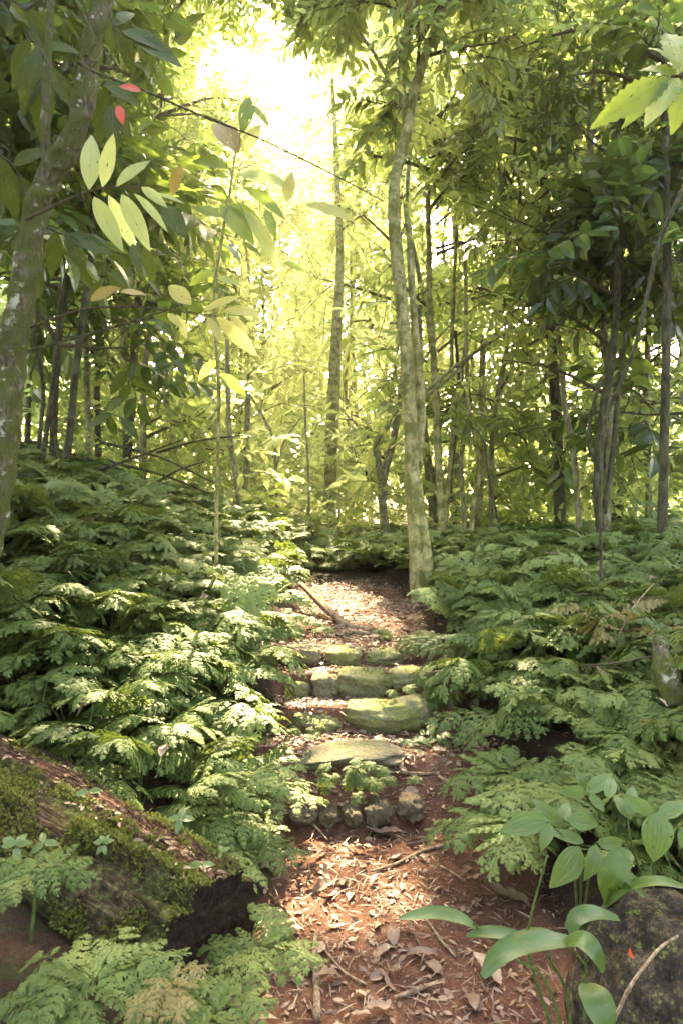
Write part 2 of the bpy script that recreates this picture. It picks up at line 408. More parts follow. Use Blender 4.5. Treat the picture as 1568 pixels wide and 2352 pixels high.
def height(x, y):
    x = np.asarray(x, float); y = np.asarray(y, float)
    l, r = pedge(y)
    dl = np.maximum(l - x, 0); dr = np.maximum(x - r, 0)
    sl = np.interp(y, [1.2, 2.6, 4, 9, 15], [.20, .27, .38, .27, .10]); sr = np.interp(y, [1.2, 3, 5, 9, 15], [.22, .26, .14, .04, .02])
    bl = sl * np.minimum(dl, 4.5) + .13 * sstep(0, .3, dl); br = sr * np.minimum(dr, 4) + .10 * sstep(0, .3, dr)
    on = sstep(0, .35, dl + dr)
    far = sstep(6.2, 7.1, y)
    base = zpath(y) * (1 - on) + zsoft(y) * on
    base = base * (1 - far) + zsoft(y) * far
    z = base + bl + br * (1 - .3 * far)
    z = z + .05 * fbm(x * 1.3, y * 1.3, 3) * (.3 + 1.7 * on) + (.012 + .014 * on) * fbm(x * 7, y * 7, 9, 3) + .06 * on * fbm(x * .7, y * .7, 21)
    z = z + .25 * sstep(12, 30, y) * fbm(x * .15, y * .15, 5)
    return z
def pmask(x, y):
    l, r = pedge(y)
    return sstep(-.12, .06, x - l) * sstep(-.22, .05, r - x) * (1 - sstep(6.4, 7.0, y))
def hz(x, y): return float(height(x, y))

def axis(lo, a, b, hi, fine, grow=1.12):
    c = list(np.arange(a, b, fine)); s = fine; v = b
    while v < hi: c.append(v); s = min(s * grow, 6); v += s
    c.append(hi); s = fine; v = a
    while v > lo:
        s = min(s * grow, 6); v -= s; c.append(v)
    return np.array(sorted(c))
gx = axis(-90, -1.6, 1.7, 90, .024); gy = axis(-30, 1.4, 5.4, 150, .024)
X, Y = np.meshgrid(gx, gy)
Z = height(X, Y)
g = Geo(); nx, ny = len(gx), len(gy)
i = np.arange(ny - 1)[:, None]; j = np.arange(nx - 1)[None]
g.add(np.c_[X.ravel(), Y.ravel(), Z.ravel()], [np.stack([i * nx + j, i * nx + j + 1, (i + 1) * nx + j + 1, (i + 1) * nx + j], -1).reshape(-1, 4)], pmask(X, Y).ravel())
tag(g.build('ground', M['ground']), kind='structure')

# ------------------------------------------------------------------ stones
def blob(c, size, rot=0, seed=0, n=36, power=3.2, rough=.16, bend=0.0, tilt=0.0, fine=.05):
    """rounded irregular rock: a superellipsoid roughened by 3-D noise. size = half extents"""
    th = np.linspace(0, PI, n); ph = np.linspace(0, 2 * PI, 2 * n, endpoint=False)
    T, Pp = np.meshgrid(th, ph, indexing='ij')
    d = np.stack([np.sin(T) * np.cos(Pp), np.sin(T) * np.sin(Pp), np.cos(T)], -1).reshape(-1, 3)
    k = (np.abs(d) ** power).sum(1) ** (-1 / power)
    V = d * k[:, None]
    nz = np.array([mnoise.fractal(Vector(v * 1.4 + seed * 7.3), 1.0, 2.0, 3) for v in V])
    nf = np.array([mnoise.fractal(Vector(v * 6 + seed * 3.1), 1.0, 2.0, 3) for v in V])
    V = V * (1 + rough * nz + fine * nf)[:, None] * np.asarray(size)
    V[:, 2] += bend * (V[:, 0] / size[0]) ** 2 * size[0]
    V[:, 1] += bend * .8 * (V[:, 0] / size[0]) ** 2 * size[0]
    ct, st_ = math.cos(tilt), math.sin(tilt); V = np.c_[V[:, 0] * ct - V[:, 2] * st_, V[:, 1], V[:, 0] * st_ + V[:, 2] * ct]
    c_, s_ = math.cos(rot), math.sin(rot); V = np.c_[V[:, 0] * c_ - V[:, 1] * s_, V[:, 0] * s_ + V[:, 1] * c_, V[:, 2]]
    m = 2 * n; i = np.arange(n - 1)[:, None]; j = np.arange(m)[None]; j2 = (j + 1) % m
    f = np.stack([i * m + j, (i + 1) * m + j, (i + 1) * m + j2, i * m + j2], -1).reshape(-1, 4)
    return V + np.asarray(c), [f]
def stone(px0, px1, py0, py1, d, depth, mat, label, name='step_stone', seed=1, group=None, **kw):
    a = P(px0, py0, d); b = P(px1, py1, d)
    c = (a + b) / 2; hw = (b[0] - a[0]) / 2; hh = (a[2] - b[2]) / 2
    if name == 'rock': c[2] -= .022; hw *= .92; hh *= .95
    c[1] += depth
    g = Geo(); V, f = blob((0, 0, 0), (hw, depth, hh), seed=seed, **kw); g.add(V, f)
    o = g.build(name, M[mat]); o.location = c
    if mat == 'stone_moss':
        rs_ = np.random.RandomState(seed); m_ = int(9000 * hw); k = rs_.randint(len(V), size=m_); nn = norm(V / (np.array([hw, depth, hh]) ** 2))
        ok = (fbm(V[k, 0] * 22 + seed, V[k, 2] * 22, seed, 3) > -.02) & (np.abs(V[k, 2]) < hh * .97); k = k[ok]
        dv = norm(nn[k] + rs_.normal(0, .7, (len(k), 3))); lv_ = leaf_lo(1, .55, .2, .2); gm = Geo()
        place(gm, [(lv_[0], [lv_[1]], .5, lv_[2], 0)], V[k] + rs_.normal(0, .006, (len(k), 3)), frames(dv, rs_.normal(0, 1, (len(k), 3))), rs_.uniform(.006, .014, len(k)), rs_.uniform(.2, 1, len(k)))
        gm.build('moss', M['moss'], o)['kind'] = 'stuff'
    return tag(o, label, 'stone', group)
GS = 'stones of the steps up the path'
stone(683, 925, 1733, 1772, 3.36, .13, 'stone_grey', 'long pale grey slab edging the lowest step above hanging ferns', seed=2, power=3, tilt=.05, bend=-.05, group=GS)
stone(783, 1016, 1626, 1696, 3.80, .13, 'stone_moss', 'long crescent-shaped mossy stone, widest of the step stones', seed=3, bend=.13, tilt=.08, power=3, group=GS)
stone(660, 790, 1645, 1702, 3.82, .12, 'stone_moss', 'mossy stone left of the long crescent stone in the second step', seed=4, tilt=-.05, group=GS)
stone(773, 902, 1549, 1610, 4.18, .13, 'stone_moss', 'rounded green mossy block in the middle of the third step', seed=5, power=4, tilt=-.06, group=GS)
stone(712, 776, 1556, 1632, 4.16, .12, 'stone_grey', 'upright grey block at left end of the third step', seed=6, power=4, group=GS)
stone(892, 1002, 1545, 1592, 4.20, .11, 'stone_moss', 'low mossy stone at right end of the third step under fern tips', seed=7, group=GS)
stone(915, 1000, 1742, 1776, 3.42, .10, 'stone_grey', 'short stone that carries the lowest step on to the right of the long slab', seed=11, group=GS)
stone(655, 716, 1572, 1620, 4.18, .10, 'stone_moss', 'small mossy stone left of the upright grey block', seed=12, group=GS)
stone(836, 930, 1498, 1536, 4.52, .11, 'stone_moss', 'low mossy stone at right end of the top step', seed=13, group=GS)
stone(640, 738, 1492, 1532, 4.50, .12, 'stone_grey', 'pale grey stone at left of the top step', seed=8, group=GS)
stone(745, 832, 1493, 1542, 4.50, .12, 'stone_moss', 'squarish mossy stone in the middle of the top step', seed=9, power=4.5, group=GS)
GR = 'dark rocks set in the dirt below the first step'
for k, (a, b, c_, d_, lb) in enumerate([
    (912, 978, 1832, 1885, 'dark rounded rock at right end of the low row in red dirt'),
    (838, 905, 1838, 1898, 'largest round grey rock in the low row before the steps'),
    (785, 838, 1852, 1900, 'small dark rock beside the largest round rock of the low row'),
    (732, 784, 1856, 1898, 'flat mossy rock behind the upright curled leaf in the low row'),
    (655, 728, 1862, 1895, 'low dark rock at left end of the row under the bank')]):
    stone(a, b, c_, d_, 3.16, .07, 'stone_dirt', lb, 'rock', seed=20 + k, n=24, power=2.9, rough=.26, fine=.05, tilt=(-.2, .15, -.1, .25, 0)[k], group=GR)
for k, (a, b, c_, d_, dd, lb) in enumerate([
    (975, 1050, 1758, 1800, 3.5, 'smooth grey rock in the dirt right of the slab step'),
    (885, 945, 2092, 2130, 2.53, 'flat grey rock sunk in the path beside its darker twin'),
    (820, 880, 2088, 2128, 2.54, 'flat brown rock sunk in the path left of the grey one'),
    (1010, 1075, 2082, 2112, 2.60, 'small sunk rock in the path among pale litter'),
    (920, 975, 1790, 1822, 3.34, 'half buried rock below the right end of the slab'),
    (800, 865, 1788, 1828, 3.30, 'half buried rock in the red bank under the hanging ferns'),
    (1100, 1150, 1845, 1880, 3.2, 'small half buried rock at the right edge of the path')]):
    stone(a, b, c_, d_, dd, .06, 'stone_dirt', lb, 'rock', seed=30 + k, n=22, power=3, rough=.35, fine=.08)

# boulder at lower right
g = Geo(); V, f = blob((0, 0, 0), (.25, .23, .28), seed=41, n=56, power=2.5, rough=.16, fine=.03); g.add(V, f)
c = P(1545, 2318, 1.92)
o = g.build('boulder', M['boulder']); o.location = c; o.rotation_euler = (0, R_(12), R_(20))
tag(o, 'big dark brown boulder with moss specks in the bottom right corner', 'boulder')
BOULDER = o; BC = c

# ------------------------------------------------------------------ fallen log
LA = P(462, 2185, 1.98); LB = P(-330, 1716, 2.95)
g = Geo(); n, seg = 90, 84
cpts = spline([LA, LA * .6 + LB * .4 + np.array([0, 0, .015]), LB], n); tg = norm(np.gradient(cpts, axis=0))
up = norm(np.array([0, 0, 1]) - tg * tg[:, 2:3]); sd_ = np.cross(tg, up)
a = np.arange(seg) / seg * 2 * PI
tt = np.linspace(0, 1, n)[:, None] * 1.5
rad = (.235 + .05 * tt / 1.5) * (1 + .20 * fbm(np.cos(a) * 1.1 + 3 + 0 * tt, np.sin(a) * 1.1 + tt * .8, 4, 3)
      + .16 * fbm(np.cos(a) * 4.5 + 0 * tt, np.sin(a) * 4.5 + tt * 1.8, 8, 3) + .09 * fbm(np.cos(a) * 9 + 0 * tt, np.sin(a) * 9 + tt * 7, 18, 3) + .10 * fbm(a * 2.4 + 0 * tt, tt * .9 + 0 * a, 28, 3) - .10 * np.abs(fbm(a * 3.1 + 0 * tt, tt * .7 + 0 * a, 38, 2)))
# rotten groove along the top right flank
ga = (a[None] - 0.28 + PI) % (2 * PI) - PI
groove = np.exp(-(ga / .28) ** 2) * (.5 + .5 * sstep(-.2, .2, fbm(tt * 2 + 3, tt * 0 + ga * 2, 77, 2)))
rad = rad - .028 * groove
rad = rad * (1 - .0 * tt)
V = cpts[:, None] + rad[..., None] * (np.cos(a)[None, :, None] * up[:, None] + np.sin(a)[None, :, None] * sd_[:, None])
V[0] += tg[0] * (0.03 * fbm(np.cos(a) * 2.5, np.sin(a) * 2.5, 31))[:, None]
LOGV = V.copy(); 
rad_uv = np.stack([np.tile(a, n), np.repeat(tt[:, 0], seg)], -1)
tint = np.clip(.58 + .18 * np.cos(a)[None] - .65 * groove + .5 * fbm(tt * 2.2 + 0 * a, a * 1.1 + 0 * tt, 51, 3), 0, 1)
i = np.arange(n - 1)[:, None]; j = np.arange(seg)[None]; j2 = (j + 1) % seg
root = empty('fallen_log', (LA + LB) / 2, 'thick rotting moss-covered log lying on the bank by the path', 'log')
g.add(V.reshape(-1, 3), [np.stack([i * seg + j, i * seg + j2, (i + 1) * seg + j2, (i + 1) * seg + j], -1).reshape(-1, 4)], tint.ravel(), rad_uv)
o = g.build('bark', M['log'], root, origin=(LA + LB) / 2); o.location = (0, 0, 0)
g = Geo(); rings = 14
q = []
for k in range(rings + 1):
    s = 1 - k / rings
    q.append(cpts[0] + (V[0] - cpts[0]) * s * .985 + tg[0] * (.004 + .035 * (1 - s) ** .6 + .016 * fbm(np.cos(a) * 4 * s, np.sin(a) * 4 * s + 9, 5))[:, None])
q = np.array(q); q[0] = V[0]
i = np.arange(rings)[:, None]
g.add(q.reshape(-1, 3), [np.stack([i * seg + j, (i + 1) * seg + j, (i + 1) * seg + j2, i * seg + j2], -1).reshape(-1, 4)])
o = g.build('rotten_end', M['log_end'], root, origin=(LA + LB) / 2); o.location = (0, 0, 0)
# moss tufts on the log: tiny leaflets
rs = np.random.RandomState(5)
def log_point(u, ang):
    iu = np.clip((u * (n_log - 1)).astype(int), 0, n_log - 1); ia = np.round(ang / (2 * PI) * seg).astype(int) % seg
    return LOGV[iu, ia], norm(LOGV[iu, ia] - cpts[iu])
n_log = n
m_ = 42000
u = rs.uniform(0, .75, m_); an = rs.normal(-.75, .95, m_)
gd = (an - .28 + PI) % (2 * PI) - PI
clump = fbm(u * 14, an * 3, 66, 3)
keep = (clump > -.09) & (np.abs(gd) > .16) & (rs.rand(m_) < .9)
u, an, clump = u[keep], an[keep], clump[keep]
p_, nn = log_point(u, an); p_ = p_ + rs.normal(0, .005, p_.shape)
dirs = norm(nn + rs.normal(0, .6, nn.shape))
lv = leaf_lo(1, .55, .2, .2)
g = Geo(); place(g, [(lv[0], [lv[1]], .5, lv[2], 0)], p_, frames(dirs, rs.normal(0, 1, nn.shape)), rs.uniform(.006, .017, len(p_)), np.clip(.5 + clump * .9 + rs.normal(0, .2, len(p_)), 0, 1))
o = g.build('moss', M['moss'], root, origin=(LA + LB) / 2); o.location = (0, 0, 0); o['kind'] = 'stuff'

# ------------------------------------------------------------------ ferns
def frond(L=.3, npin=5, nq=6, arch=.35, seed=0, spread=.60, lobes=3):
    """flat triangular twice-cut frond along +Y: each side branch is a blade with toothed lobes"""
    r = np.random.RandomState(seed); V = []; Fq = []; T = []
    def rach(t): return np.array([.03 * L * math.sin(t * 3 + seed), L * t * (1 - .12 * arch * t), L * (arch * .35 * math.sin(t * PI) - arch * .45 * t * t)])
    def blade(p0, d0, nrm, ln, wd, n, tn, drop):
        """toothed blade: midrib points, notches and forward-pointing lobe tips on both sides"""
        sv = np.cross(d0, nrm); cv = r.normal(0, .06)
        def mid(t): return p0 + d0 * ln * t + sv * ln * cv * t * t - np.array([0, 0, 1]) * ln * drop * t * t
        for s2 in (-1, 1):
            for q_ in range(n):
                t0, t1 = q_ / n, (q_ + 1) / n; tm = (t0 + t1) / 2
                w_ = wd * (1 - tm) ** .65 * min(1, .55 + tm * 3) * r.uniform(.75, 1.2)
                k = len(V); dz = -abs(w_) * .18
                V.extend([mid(t0), mid(t0) + sv * s2 * w_ * .42 + [0, 0, dz * .3], mid(min(t1 + .55 / n, 1.04)) + sv * s2 * w_ + [0, 0, dz],
                          mid(t1) + sv * s2 * w_ * .42 + [0, 0, dz * .3], mid(t1)])
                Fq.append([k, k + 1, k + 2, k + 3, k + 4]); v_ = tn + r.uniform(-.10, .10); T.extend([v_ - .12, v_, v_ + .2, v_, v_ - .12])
    for i in range(npin):
        t = .05 + .84 * (i / (npin - 1)) ** .95
        p0 = rach(t); tgv = norm(rach(min(t + .02, 1.05)) - rach(t - .02))
        for sdn in (-1, 1):
            ln = (spread * L * (1 - t) ** .75 * r.uniform(.85, 1.12) + .06 * L) * (.85 if i == 0 else 1)
            a = R_(r.uniform(44, 60) - 10 * t); x = np.array([1, 0, 0]) * sdn
            d0 = norm(tgv * math.cos(a) + x * math.sin(a)); nrm = norm(np.cross(x * sdn, tgv)); nrm = nrm if nrm[2] > 0 else -nrm
            nrm = norm(nrm + x * .18 + r.normal(0, .14, 3)); d0 = norm(d0 - nrm * (d0 @ nrm))
            nn_ = max(3, int(nq * (ln / (spread * L)) ** .5 + .5)); tn = r.uniform(.3, .65); st_ = ln / nn_; b0 = p0 + tgv * r.uniform(-.02, .02) * L
            for q_ in range(nn_):
                u_ = (q_ + .3) / nn_; b1 = b0 + d0 * ln * u_ - np.array([0, 0, .10]) * ln * u_ * u_
                for s2 in (-1, 1):
                    sv = np.cross(d0, nrm) * s2; dl = norm(d0 * .72 + sv * .8 - np.array([0, 0, .25 * u_]) + r.normal(0, .06, 3))
                    l2 = (.30 * ln * (1 - u_) ** .8 + .45 * st_) * r.uniform(.8, 1.15)
                    n2 = norm(nrm + r.normal(0, .12, 3)); n2 = norm(n2 - dl * (n2 @ dl))
                    if lobes: blade(b1, dl, n2, l2, st_ * .72, lobes, tn + r.uniform(-.1, .12), .1)
                    else:
                        s3 = np.cross(dl, n2); k = len(V); v_ = tn + r.uniform(-.12, .16)
                        V.extend([b1, b1 + dl * l2 * .4 + s3 * st_ * .62, b1 + dl * l2, b1 + dl * l2 * .5 - s3 * st_ * .62, b1 + dl * l2 * .1 - s3 * st_ * .2])
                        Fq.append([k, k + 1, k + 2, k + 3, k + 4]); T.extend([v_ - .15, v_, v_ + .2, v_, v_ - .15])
            blade(b0 + d0 * ln * .86 - np.array([0, 0, .08]) * ln, norm(d0 - np.array([0, 0, .35])), nrm, ln * .22, st_ * .5, 2, tn + .1, .1)
    blade(rach(.8), norm(rach(1.0) - rach(.8)), np.array([0, .2, 1.0]) / 1.02, .26 * L, .07 * L, 4, .6, .1)
    return (np.array(V), [np.array(Fq)], np.clip(np.array(T), 0, 1), np.zeros((len(V), 2)), 0)
def rachis_block(L, arch, seed, r0=.004):
    g = Geo(); pts = [np.array([.03 * L * math.sin(t * 3 + seed), L * t * (1 - .12 * arch * t), L * (arch * .35 * math.sin(t * PI) - arch * .45 * t * t)]) for t in np.linspace(0, 1, 7)]
    tube(g, pts, [r0, r0 * .3], 7, 3, cap=False); return (g.V[0], [g.F[0][0]], .5, g.U[0], 1)
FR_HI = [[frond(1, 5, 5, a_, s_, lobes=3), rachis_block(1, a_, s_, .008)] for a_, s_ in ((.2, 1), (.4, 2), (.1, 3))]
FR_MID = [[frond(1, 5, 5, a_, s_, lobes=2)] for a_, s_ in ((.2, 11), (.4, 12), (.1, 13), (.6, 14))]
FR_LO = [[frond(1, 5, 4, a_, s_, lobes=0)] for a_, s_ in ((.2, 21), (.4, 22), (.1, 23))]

def fern_plant_frames(rs, k, lean=None):
    az = rs.uniform(0, 2 * PI) + np.arange(k) * 2 * PI / k + rs.normal(0, .35, k)
    el = rs.uniform(R_(-10), R_(20), k)
    d = np.stack([np.cos(az) * np.cos(el), np.sin(az) * np.cos(el), np.sin(el)], -1)
    return d
def fern_variant(seed, FR, k, size, stem=True):
    rs = np.random.RandomState(seed); g = Geo()
    d = fern_plant_frames(rs, k); upv = np.tile([0, 0, 1.0], (k, 1)) + rs.normal(0, .15, (k, 3))
    hh = rs.uniform(.03, .24, k)
    for q_ in range(k):
        base = np.array([d[q_][0] * .03, d[q_][1] * .03, hh[q_]])
        place(g, FR[rs.randint(len(FR))], base[None], frames(d[q_][None], upv[q_][None]), np.array([size * rs.uniform(.75, 1.15)]), np.array([rs.uniform(.2, .9)]))
        if stem: tube(g, [(0, 0, -.08), base * .6, base], [.004, .003], 4, 3, mat=1, cap=False)
    return g.mesh('fern_plant', [M['fern'], M['stem']], smooth=False)
FV_HI = [fern_variant(100 + k, FR_HI, 4, .33) for k in range(5)]
FV_MID = [fern_variant(120 + k, FR_MID, 4, .34) for k in range(6)]

FV_DRY = []
for k in range(2):
    me = FV_MID[k].copy(); me.materials[0] = M['fern_dry']; FV_DRY.append(me)
# candidate plant spots on both banks
rs = np.random.RandomState(77)
def spots(n, x0, x1, y0, y1, gap):
    out = []; cell = {}
    xs = rs.uniform(x0, x1, n); ys = rs.uniform(y0, y1, n)
    for x, y in zip(xs, ys):
        g_ = gap * (1 + .05 * y); k = (int(x / g_), int(y / g_)); bad = False
        for a_ in (-1, 0, 1):
            for b_ in (-1, 0, 1):
                for (u_, v_) in cell.get((k[0] + a_, k[1] + b_), ()):
                    if (u_ - x) ** 2 + (v_ - y) ** 2 < g_ * g_: bad = True; break
        if not bad:
            cell.setdefault(k, []).append((x, y)); out.append((x, y))
    return out
def on_bank(x, y, m=.12):
    l, r = pedge(y)
    if y > 6.95: return True
    return x < l - m or x > r + m
def log_dist(x, y):
    a_ = LA[:2]; b_ = LB[:2]; v = b_ - a_; t = np.clip(((x - a_[0]) * v[0] + (y - a_[1]) * v[1]) / (v @ v), 0, 1)
    return math.hypot(x - a_[0] - v[0] * t, y - a_[1] - v[1] * t)
cand = []
for (x, y) in spots(26000, -9, 9, 1.0, 15, .105):
    if abs(x) > .56 * y + 1.0: continue
    if not on_bank(x, y, ((.13 if 3.5 < y < 5.2 else .04 if y < 3.5 else .15) if x < 0 else (.14 if y > 3.4 else .25)) if y > 2.6 else .24): continue
    if log_dist(x, y) < .30: continue
    if x < 0 and y < 2.1: continue
    if x < 0 and y < 2.5 and log_dist(x, y) < .40: continue
    if x > 0 and y < 2.35: continue
    if (x - BC[0]) ** 2 + (y - BC[1]) ** 2 < .42 ** 2: continue
    if (x - .70) ** 2 + (y - 5.75) ** 2 < .09 or (5.0 < y < 5.9 and abs(x - .113 * y) < .20): continue
    if 6.3 < y < 7.2 and -.5 < x < .5 and rs.rand() < .6: continue
    cand.append((x, y))
cand.sort(key=lambda p: p[1] + .15 * rs.rand())
print('fern spots', len(cand))
near = [p for p in cand if abs(p[0]) < .52 * p[1] + .25][:300]; ns = set(near)
for k, (x, y) in enumerate(near):
    me = (FV_HI if y < 3.2 else FV_MID)[rs.randint(5)]
    o = bpy.data.objects.new('fern', me); C.objects.link(o)
    o.location = (x, y, hz(x, y) - .01); s = rs.uniform(.75, 1.2)
    if rs.rand() < .035 and y > 2.6:
        o.data = FV_DRY[rs.randint(2)]
    # lean out over the path
    tl = .25 if x < 0 else -.25
    o.rotation_euler = (rs.normal(-.12, .16), tl * rs.uniform(0, 1.6), rs.uniform(0, 2 * PI)); o.scale = (s, s, s * rs.uniform(.9, 1.3))
    o.rotation_mode = 'XYZ'
    if o.data in FV_DRY: tag(o, 'faded straw-coloured fern plant among green ones ' + ('left' if x < 0 else 'right') + ' of the path', 'fern', 'faded ferns of the ' + ('left' if x < 0 else 'right') + ' bank')
    elif x < 0: tag(o, 'lacy green fern plant in the thick carpet left of the path', 'fern', 'ferns carpeting the left bank')
    else: tag(o, 'lacy green fern plant in the thick carpet right of the path', 'fern', 'ferns carpeting the right bank')
g = Geo(); rest = [p for p in cand if p not in ns]
for lod, FR in (('mid', FR_MID), ('lo', FR_LO)):
    pts_ = [p for p in rest if (p[1] < 4.0) == (lod == 'mid')]
    for tm in FR:
        ps, ds, us, sc_, tn = [], [], [], [], []
        for (x, y) in pts_:
            if rs.rand() > 1.0: continue
            k = 2
            d = fern_plant_frames(rs, k); z0 = hz(x, y)
            for q_ in range(k):
                ps.append([x + rs.normal(0, .04), y + rs.normal(0, .04), z0 + rs.uniform(.05, .26)]); ds.append(d[q_]); us.append([rs.normal(0, .3), rs.normal(-.1, .3), 1])
                sc_.append(rs.uniform(.2, .34)); tn.append(rs.uniform(.15, .9))
        if ps: place(g, tm, np.array(ps), frames(np.array(ds), np.array(us)), np.array(sc_), np.array(tn))
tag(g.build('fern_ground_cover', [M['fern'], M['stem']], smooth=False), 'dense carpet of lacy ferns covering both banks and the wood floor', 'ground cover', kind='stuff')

# the ferns one can tell apart in the foreground: fronds as parts
def feature_fern(px, py, d, fr, size, label, seed, mat='fern', drop=0.12):
    rs = np.random.RandomState(seed); top = P(px, py, d)
    root = empty('fern', (top[0], top[1], top[2] - drop), label, 'fern')
    g = Geo(); tube(g, [(0, 0, -.06), (0.01, .005, drop * .5), (0, 0, drop)], [.005, .004], 5, 5)
    g.build('stem', M['stem'], root)
    for (az, el, s) in fr:
        az, el = R_(az), R_(el)
        dv = np.array([[math.sin(az) * math.cos(el), math.cos(az) * math.cos(el), math.sin(el)]])
        g = Geo(); place(g, FR_HI[rs.randint(3)], np.array([[0, 0, drop]]), frames(dv, np.array([[0, -.25, 1.0]]) + rs.normal(0, .08, (1, 3))), np.array([size * s]), np.array([rs.uniform(.35, .8)]))
        g.build('frond', [M[mat], M['stem']], root, smooth=False)
    return root
feature_fern(70, 2005, 1.75, [(95, 5, 1.1), (200, -5, .9), (-60, 5, .8), (20, 10, .7)], .16, 'broad fern in front of the log, touching the frame beside two seedlings', 1)
feature_fern(215, 2255, 1.62, [(-60, 0, 1.1), (180, -12, .9), (70, 8, 1.0), (-120, -5, 1.0), (10, 15, .8)], .22, 'largest foreground fern, fanned out below the log', 2)
feature_fern(320, 2285, 1.60, [(100, -5, 1.05), (30, 15, .8), (170, -10, .8), (-30, 12, .7)], .16, 'bright fern just under the dark cut end of the log', 3)
feature_fern(490, 2325, 1.66, [(80, 5, .9), (-30, 10, .9), (180, 0, .8), (-90, 5, .7)], .17, 'small fern in the dark hollow at the bottom edge near the path', 4)
feature_fern(590, 2170, 1.95, [(110, 0, 1.0), (190, 0, 1.0), (20, 15, .9), (-100, 5, .8), (60, -8, .8)], .20, 'fern at the left path edge in front of the log end', 5)
feature_fern(395, 2250, 1.60, [(160, -5, .8), (-140, -5, .8), (60, 5, .6)], .15, 'dull olive fern in the shade at the bottom', 6, 'fern_dry')
feature_fern(560, 1950, 2.5, [(100, 5, 1.0), (170, -5, .9), (30, 15, .8), (-90, 5, .8), (-20, 20, .7)], .24, 'pale star-shaped fern between the log and the path', 7)
feature_fern(455, 1880, 2.6, [(110, 0, 1.0), (200, -20, .9), (20, 15, .8), (-90, 5, .8)], .26, 'fern drooping over the back of the mossy log', 8)
for k, (px, py, d) in enumerate([(1180, 1770, 3.0), (1290, 1800, 2.8), (1240, 1330, 5.6), (1175, 1880, 2.7), (1420, 1760, 2.9)]):
    feature_fern(px, py, d, [(-90, -5, 1.1), (-150, -10, .95), (180, -5, .9), (100, 5, .9), (-30, 10, .8)], .32,
                 ['fern reaching out over the right edge of the path beside the sticks', 'layered fern behind the broad lined leaves on the right bank', 'pale fern catching the light right of the double trunk',
                  'low fern overhanging red dirt in front of the lined-leaf plant', 'wide fern with a dead leaf on it on the right bank'][k], 30 + k)
feature_fern(60, 2330, 1.58, [(95, 5, 1.0), (20, 10, .9), (-60, 5, .8), (170, -5, .8)], .15, 'fern cut by the bottom left corner of the frame', 62)
# small ferns and seedlings on the steps
def tuft(px, py, d, k, size, label, seed, hang=0.0, spread=.06, mat='fern', nm='small_fern'):
    rs = np.random.RandomState(seed); c = P(px, py, d); g = Geo()
    pos = c * 0 + rs.normal(0, 1, (k, 3)) * [spread, .015, spread * .35]
    az = rs.uniform(-PI, PI, k); dv = np.stack([np.cos(az) * .8, -np.abs(np.sin(az)) * .7, rs.uniform(-.2, .5, k) - hang], -1)
    for q_ in range(k):
        place(g, FR_MID[rs.randint(4)], pos[q_:q_ + 1], frames(dv[q_:q_ + 1], np.array([[0, -.5, 1.0]])), np.array([size * rs.uniform(.6, 1.1)]), np.array([rs.uniform(.5, 1)]))
        tube(g, [(pos[q_] * [.6, 1, 1]) + [0, .03, -.05], pos[q_]], [.0015, .001], 3, 3, mat=1, cap=False)
    o = g.build(nm, [M[mat], M['stem']], smooth=False); o.location = c
    return tag(o, label, 'fern')
tuft(770, 1765, 3.24, 9, .10, 'little fern with one frond hanging down below the slab', 1, .7)
tuft(860, 1775, 3.24, 14, .085, 'clump of tiny ferns growing under the middle of the slab', 2, .3, .09)
tuft(835, 1830, 3.2, 5, .06, 'tiny fern sprouting between the red bank and the low rocks', 6, .2, .05)
tuft(700, 1795, 3.28, 5, .08, 'small fern at the shaded left foot of the slab', 3, .3)
tuft(715, 1680, 3.72, 6, .09, 'small fern in front of the mossy stone at left of the second step', 4, .2, .05)
tuft(970, 1580, 3.95, 10, .12, 'fern leaning over the right end of the third step', 7, .1, .08)
tuft(1050, 1600, 3.9, 8, .15, 'fern spilling onto the right end of the steps', 8, .1, .08)
tuft(900, 1480, 4.9, 6, .16, 'pale fern standing at the right of the top step', 9, .0, .05)
tuft(720, 1440, 5.0, 6, .12, 'small fern under the mossy root near the path top', 10, .1, .06)

def seedling(px, py, d, k, size, label, seed, mat='leaf_lined', h=.05, tilt=0.2, cat='seedling', W=.5):
    rs = np.random.RandomState(seed); c = P(px, py, d)
    root = empty('seedling', (c[0], c[1], c[2] - h), label, cat)
    g = Geo(); tube(g, [(0, 0, -.03), (.004, 0, h * .5), (0, 0, h)], [.0016, .001], 4, 5); g.build('stem', M['stem'], root)
    for q_ in range(k):
        az = q_ * 2 * PI / k + rs.normal(0, .2); dv = np.array([[math.cos(az), math.sin(az) * .75, math.sin(az) * .6 + rs.uniform(-.1, .15)]])
        V, f, uv = leaf(1, W, 6, .42, .2, .2); g = Geo()
        place(g, [(V, [f], .5, uv, 0)], np.array([[0, 0, h * (1 - .15 * (q_ // 4))]]), frames(dv, np.array([[0, -.8, 1.0]])), np.array([size * rs.uniform(.75, 1.1)]), np.array([rs.uniform(.5, 1)]))
        g.build('leaf', M[mat], root)
    return root
seedling(35, 1940, 1.95, 5, .055, 'five-leaved seedling at the left edge in front of the log', 1)
seedling(102, 1935, 1.98, 3, .05, 'three-leaved pale seedling beside the five-leaved one', 2)
seedling(238, 1935, 1.98, 6, .035, 'tiny yellow-green seedling on the middle of the mossy log', 3)
seedling(205, 1818, 2.22, 2, .045, 'seedling of two round leaves on top of the log', 4)
seedling(415, 1880, 2.15, 4, .045, 'small pale seedling on the log near its upper edge', 5)
seedling(465, 1985, 2.0, 2, .05, 'single-leaved sprout on the red rotten wood of the log', 6)
seedling(510, 1955, 2.05, 3, .03, 'tiny sprout close to the cut end of the log', 7)

